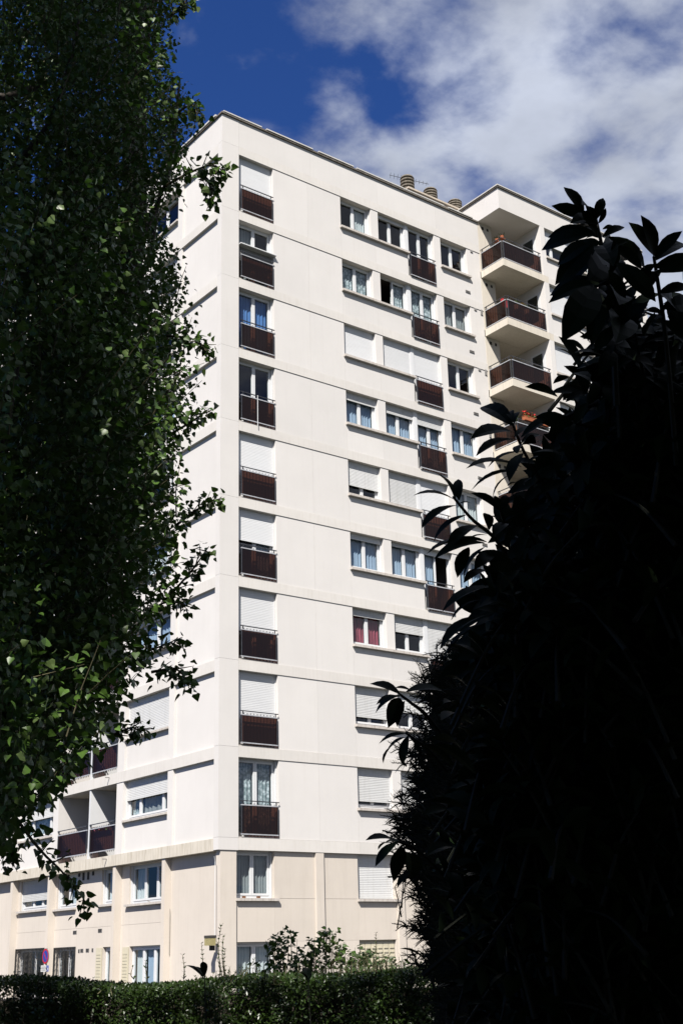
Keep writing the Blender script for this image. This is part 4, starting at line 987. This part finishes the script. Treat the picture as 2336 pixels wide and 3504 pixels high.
while k < 1500:
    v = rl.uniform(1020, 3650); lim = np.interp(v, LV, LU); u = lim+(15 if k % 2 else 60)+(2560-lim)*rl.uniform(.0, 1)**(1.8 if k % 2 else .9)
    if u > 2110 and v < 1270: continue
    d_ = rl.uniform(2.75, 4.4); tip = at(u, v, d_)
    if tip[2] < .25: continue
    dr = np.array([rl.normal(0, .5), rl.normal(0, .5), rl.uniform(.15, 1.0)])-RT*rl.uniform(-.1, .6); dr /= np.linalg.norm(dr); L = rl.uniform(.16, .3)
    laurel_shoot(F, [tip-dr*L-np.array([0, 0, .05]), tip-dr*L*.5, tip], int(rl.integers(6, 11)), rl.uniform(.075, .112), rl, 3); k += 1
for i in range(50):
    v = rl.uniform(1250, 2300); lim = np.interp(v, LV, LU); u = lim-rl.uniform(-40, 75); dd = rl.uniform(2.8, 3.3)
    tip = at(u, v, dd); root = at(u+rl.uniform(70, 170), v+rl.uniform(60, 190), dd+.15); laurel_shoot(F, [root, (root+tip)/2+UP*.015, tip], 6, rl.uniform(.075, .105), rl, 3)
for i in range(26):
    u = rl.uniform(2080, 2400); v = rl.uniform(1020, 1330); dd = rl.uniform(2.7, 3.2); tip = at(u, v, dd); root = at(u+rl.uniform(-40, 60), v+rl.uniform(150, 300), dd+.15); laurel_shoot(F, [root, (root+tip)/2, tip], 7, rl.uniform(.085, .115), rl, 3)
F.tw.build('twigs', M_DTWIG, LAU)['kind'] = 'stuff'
split_big(T_LAU, F.arr(), M_LAUREL, LAU, 'leaf_mass', 300)

# low laurel sprouts in front of the hedge
def sprout(px, d, label, seed, top):
    r = np.random.default_rng(seed); p = at(px, 3700, d); t = tag(empty('laurel_sprout', (p[0], p[1], 0)), label, 'shrub', 'laurel sprouts before the hedge')
    F = Foliage(); F.par = t; q = at(px, top, d)
    laurel_shoot(F, [np.array([p[0], p[1], 0]), (np.array([p[0], p[1], 0])+q)/2+RT*.03, q], 7, .10, r, 2); F.tw.build('stem', M_DTWIG, t)
    leaf_objects(T_LAU, *F.arr(), M_LAUREL, t)
sprout(700, 5.2, 'dark laurel sprout rising before the hedge, left one', 3, 3345)
sprout(1055, 5.4, 'dark laurel sprout rising before the hedge, right one', 4, 3360)

# ---- yew behind the laurel
yb = at(1850, 2600, 6.2)
YEW = tag(empty('yew_tree', (yb[0], yb[1], 0)), 'dark feathery yew between the laurel and the building', 'tree')
MB().tube([(0, 0, 0), (.03, 0, 1.5), (0, .03, 3.2)], [.12, .09, .03], 10).build('trunk', M_BARK, YEW, smooth=True)
ry = np.random.default_rng(55); F = Foliage(); F.par = YEW
YV = [2150, 2260, 2350, 2450, 2600, 2750, 2870, 3000, 3060, 3140, 3250, 3330, 3450, 3650]
YU = [1560, 1475, 1455, 1430, 1405, 1385, 1365, 1385, 1440, 1430, 1440, 1460, 1480, 1490]
def yew_spray(tip, dr, L):
    P = curve([tip-dr*L, tip-dr*L*.5+np.array([0, 0, .012]), tip], 9); F.tw.tube(rel(YEW, P), np.linspace(.004, .0015, 9), 4, cap=False)
    sd = np.cross(dr, [0, 0, 1.0]); sd /= np.linalg.norm(sd)+1e-9; n = int(L/.0046); Q = curve(P, n); sg = np.where(np.arange(n) % 2, 1.0, -1.0)[:, None]
    x = sd*sg+dr*.75+ry.normal(0, .15, (n, 3)); x[:, 2] += ry.normal(.15, .35, n)
    F.addv(Q, x, np.array([0, 0, 1.0])+ry.normal(0, .3, (n, 3)), ry.uniform(.017, .027, n))
k = 0
while k < 900:
    v = ry.uniform(2160, 3640); lim = np.interp(v, YV, YU)
    edge = k < 520
    u = lim+ry.exponential(45) if edge else lim+(2450-lim)*ry.uniform(.02, 1)
    dd = ry.uniform(5.2, 6.2) if edge else ry.uniform(5.6, 7.0); tip = at(u, v, dd)
    if tip[2] < .1: k += 1; continue
    dr = -RT*ry.uniform(.3, 1.0)+np.array([ry.normal(0, .3), ry.normal(0, .3), ry.normal(.12, .35)]); dr /= np.linalg.norm(dr)
    L = ry.uniform(.10, .24); yew_spray(tip, dr, L)
    for q in range(2):
        s2 = dr+ry.normal(0, .45, 3); s2 /= np.linalg.norm(s2); yew_spray(tip-dr*L*ry.uniform(.2, .7)+s2*L*.5, s2, L*.6)
    k += 1
for (u, v, a, L) in ((1415, 2262, (-.35, .95), .34), (1390, 2305, (-.75, .6), .3), (1290, 2790, (-.95, .25), .26), (1310, 2850, (-1, .05), .2), (1330, 3160, (-.95, .3), .22), (1320, 2540, (-.8, .55), .24), (1330, 2610, (-.95, .2), .2), (1360, 3270, (-1, .05), .2), (1315, 3000, (-1, .1), .2)):
    dr = RT*a[0]+UP*a[1]; dr = dr/np.linalg.norm(dr); yew_spray(at(u+10, v, 5.5), dr, L)
    for q in (.3, .5, .7):
        for s_ in (-1, 1): s2 = dr*.8+UP*s_*.55+ry.normal(0, .1, 3); s2 /= np.linalg.norm(s2); yew_spray(at(u+10, v, 5.5)-dr*L*q+s2*L*.22, s2, L*.25)
for i in range(75):
    v = ry.uniform(2240, 3420); u = np.interp(v, YV, YU)-ry.uniform(-10, 62); dr = -RT*ry.uniform(.5, 1)+UP*ry.uniform(-.15, .8)-FW*ry.normal(0, .2); dr /= np.linalg.norm(dr); L = ry.uniform(.14, .30); p = at(u, v, 5.5+ry.normal(0, .12)); yew_spray(p, dr, L)
    for q in (.3, .55):
        for s_ in (-1, 1): s2 = dr*.8+UP*s_*.55+ry.normal(0, .1, 3); s2 /= np.linalg.norm(s2); yew_spray(p-dr*L*q+s2*L*.25, s2, L*.3)
lim = MB()
for i in range(30):
    v = 2200+1300*i/30; e = at(np.interp(v, YV, YU)+60, v, 5.8); s0 = np.array([yb[0], yb[1], max(.1, e[2]-.35)]); lim.tube(rel(YEW, curve([s0, (s0+e)/2, e], 6)), np.linspace(.025, .005, 6), 5)
lim.build('limb', M_BARK, YEW, smooth=True); F.tw.build('twigs', M_DTWIG, YEW)['kind'] = 'stuff'
# inner foliage keeps the tree dense
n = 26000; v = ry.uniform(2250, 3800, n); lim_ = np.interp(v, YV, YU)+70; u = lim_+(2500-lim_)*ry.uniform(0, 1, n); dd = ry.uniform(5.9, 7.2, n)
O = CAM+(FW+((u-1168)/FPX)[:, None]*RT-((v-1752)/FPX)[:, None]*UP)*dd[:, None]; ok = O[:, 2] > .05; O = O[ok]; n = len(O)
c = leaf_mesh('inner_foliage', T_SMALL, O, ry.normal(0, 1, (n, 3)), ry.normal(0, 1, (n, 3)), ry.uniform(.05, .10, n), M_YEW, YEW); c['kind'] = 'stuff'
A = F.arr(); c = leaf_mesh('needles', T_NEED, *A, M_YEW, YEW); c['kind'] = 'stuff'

# ---- clipped hedge across the foreground
hA, hB = at(-900, 3340, 7.6), at(3000, 3340, 7.6); hA[2] = hB[2] = 0; ax = (hB-hA)/np.linalg.norm(hB-hA); dp = np.array([-ax[1], ax[0], 0]); dp = dp if dp@FW > 0 else -dp; HL = np.linalg.norm(hB-hA)
HED = tag(empty('clipped_hedge', tuple((hA+hB)/2)), 'long clipped hedge of small leaves along the bottom edge', 'hedge')
rh = np.random.default_rng(91)
def top_of(s): return 1.665+.025*np.sin(s*1.7)+.02*np.sin(s*4.3+1)+.05*np.clip((s-HL*.45)/HL, 0, 1)
n = 190000; s_ = rh.uniform(0, HL, n); fr_ = rh.uniform(0, 1, n) < .62
w_ = np.where(fr_, rh.uniform(0, 1, n)**1.4*.34, rh.uniform(0, .9, n)); tp = top_of(s_)
zz = np.where(fr_, tp-.02-rh.uniform(0, 1, n)**1.25*np.where(rh.uniform(0, 1, n) < .8, .8, 1.6), tp-np.abs(rh.normal(0, .05, n)))
lump = .05*np.sin(s_*6+zz*5)+.04*np.sin(s_*13-zz*9)+.03*np.sin(s_*23+zz*17); w_ = w_+lump
mask = (np.sin(s_*9+3*np.sin(zz*7))+np.sin(zz*13+2*np.sin(s_*5))+rh.normal(0, .8, n)) > -1.5
s_, w_, zz = s_[mask], w_[mask], zz[mask]; n = len(s_)
O = hA+ax*s_[:, None]+dp*w_[:, None]+np.array([0, 0, 1])*zz[:, None]
X = rh.normal(0, .6, (n, 3))+np.array([0, 0, .35])-dp*.5; N = rh.normal(0, .6, (n, 3))+np.array([0, 0, .8])-dp*.5
F = Foliage(); F.par = HED
def privet_shoot(p, d, L, size, r, F):
    P = curve([p, p+d*L*.5+r.normal(0, .01, 3), p+d*L], 6); F.tw.tube(rel(F.par, P), np.linspace(.004, .0015, 6), 4, cap=False)
    n = max(3, int(L/.02)); Q = curve(P, n); a = r.uniform(0, 6.28)
    for i in range(n):
        a += 1.57
        for o in (0, math.pi):
            out = np.array([math.cos(a+o), math.sin(a+o), 0]); x = out+d*.7+r.normal(0, .15, 3); F.add(Q[i], x, np.array([0, 0, 1])-out*.5+r.normal(0, .2, 3), size*r.uniform(.7, 1.1)*(1-.3*i/n))
for i in range(700):
    s0 = rh.uniform(0, HL); u_ = -900+3900*s0/HL
    tall = 1+2.2*math.exp(-((u_-1260)/170)**2)+1.0*math.exp(-((u_-800)/150)**2)
    p = hA+ax*s0+dp*rh.uniform(.0, .8); p[2] = top_of(s0)-.05
    d = rh.normal(0, .22, 3)+np.array([0, 0, 1]); d /= np.linalg.norm(d)
    privet_shoot(p, d, rh.uniform(.02, .06)*tall*(1.9 if rh.uniform() < .06 else 1), .024, rh, F)
for u, v in ((757, 3165), (765, 3200), (690, 3230), (500, 3290), (455, 3310), (625, 3270), (745, 3280), (770, 3250)):
    p = at(u+4, 3350, 7.9); q = at(u, v, 7.9); d = q-p; L = np.linalg.norm(d); privet_shoot(p, d/L, L, .03, rh, F)
A = F.arr(); c = leaf_mesh('sprigs', T_SMALL, *A, M_HEDGE, HED); c['kind'] = 'stuff'; F.tw.build('twigs', M_TWIG, HED)['kind'] = 'stuff'
c = leaf_mesh('foliage', T_SMALL, O, X, N, rh.uniform(.018, .031, n), M_HEDGE, HED); c['kind'] = 'stuff'
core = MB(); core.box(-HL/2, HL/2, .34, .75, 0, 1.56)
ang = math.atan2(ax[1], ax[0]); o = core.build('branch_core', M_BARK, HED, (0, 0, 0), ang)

# ---- loose bushes growing up behind the hedge
def bush(px, top, d, wpx, n, size, label, seed, m):
    r = np.random.default_rng(seed); p = at(px, 3400, d); t = tag(empty('wild_bush', (p[0], p[1], 0)), label, 'bush'); F = Foliage(); F.par = t
    for i in range(n):
        u = px+r.normal(0, wpx*.45); f = 1-min(1, abs(u-px)/wpx); tp = 3330-(3330-top)*(f**.6)*r.uniform(.45, 1.0); tip = at(u, tp, d+r.normal(0, .25)); b0 = np.array([p[0]+(tip[0]-p[0])*.4, p[1]+(tip[1]-p[1])*.4, .2])
        mid = (b0+tip)/2+r.normal(0, .05, 3); P = curve([b0, mid, tip], 12); F.tw.tube(rel(t, P), np.linspace(.008, .002, 12), 4, cap=False)
        for q in range(4, 12):
            for e in range(3):
                out = r.normal(0, 1, 3); out[2] *= .4; out /= np.linalg.norm(out); F.add(P[q]+out*.02, out+np.array([0, 0, -.2]), np.array([0, 0, .8])+r.normal(0, .5, 3), size*r.uniform(.6, 1.1))
    F.tw.build('twigs', M_TWIG, t)['kind'] = 'stuff'; split_big(T_POP, F.arr(), m, t, 'foliage', 120)
bush(975, 3150, 12.6, 110, 44, .062, 'dark loose bush behind the hedge with an upright tip', 5, M_POPLAR)
bush(1125, 3165, 12.8, 140, 54, .066, 'loose bush leaning right behind the hedge', 6, M_POPLAR)
bush(1250, 3245, 12.4, 190, 70, .05, 'sunlit green bush behind the hedge beside the yew', 7, M_SHRUB)
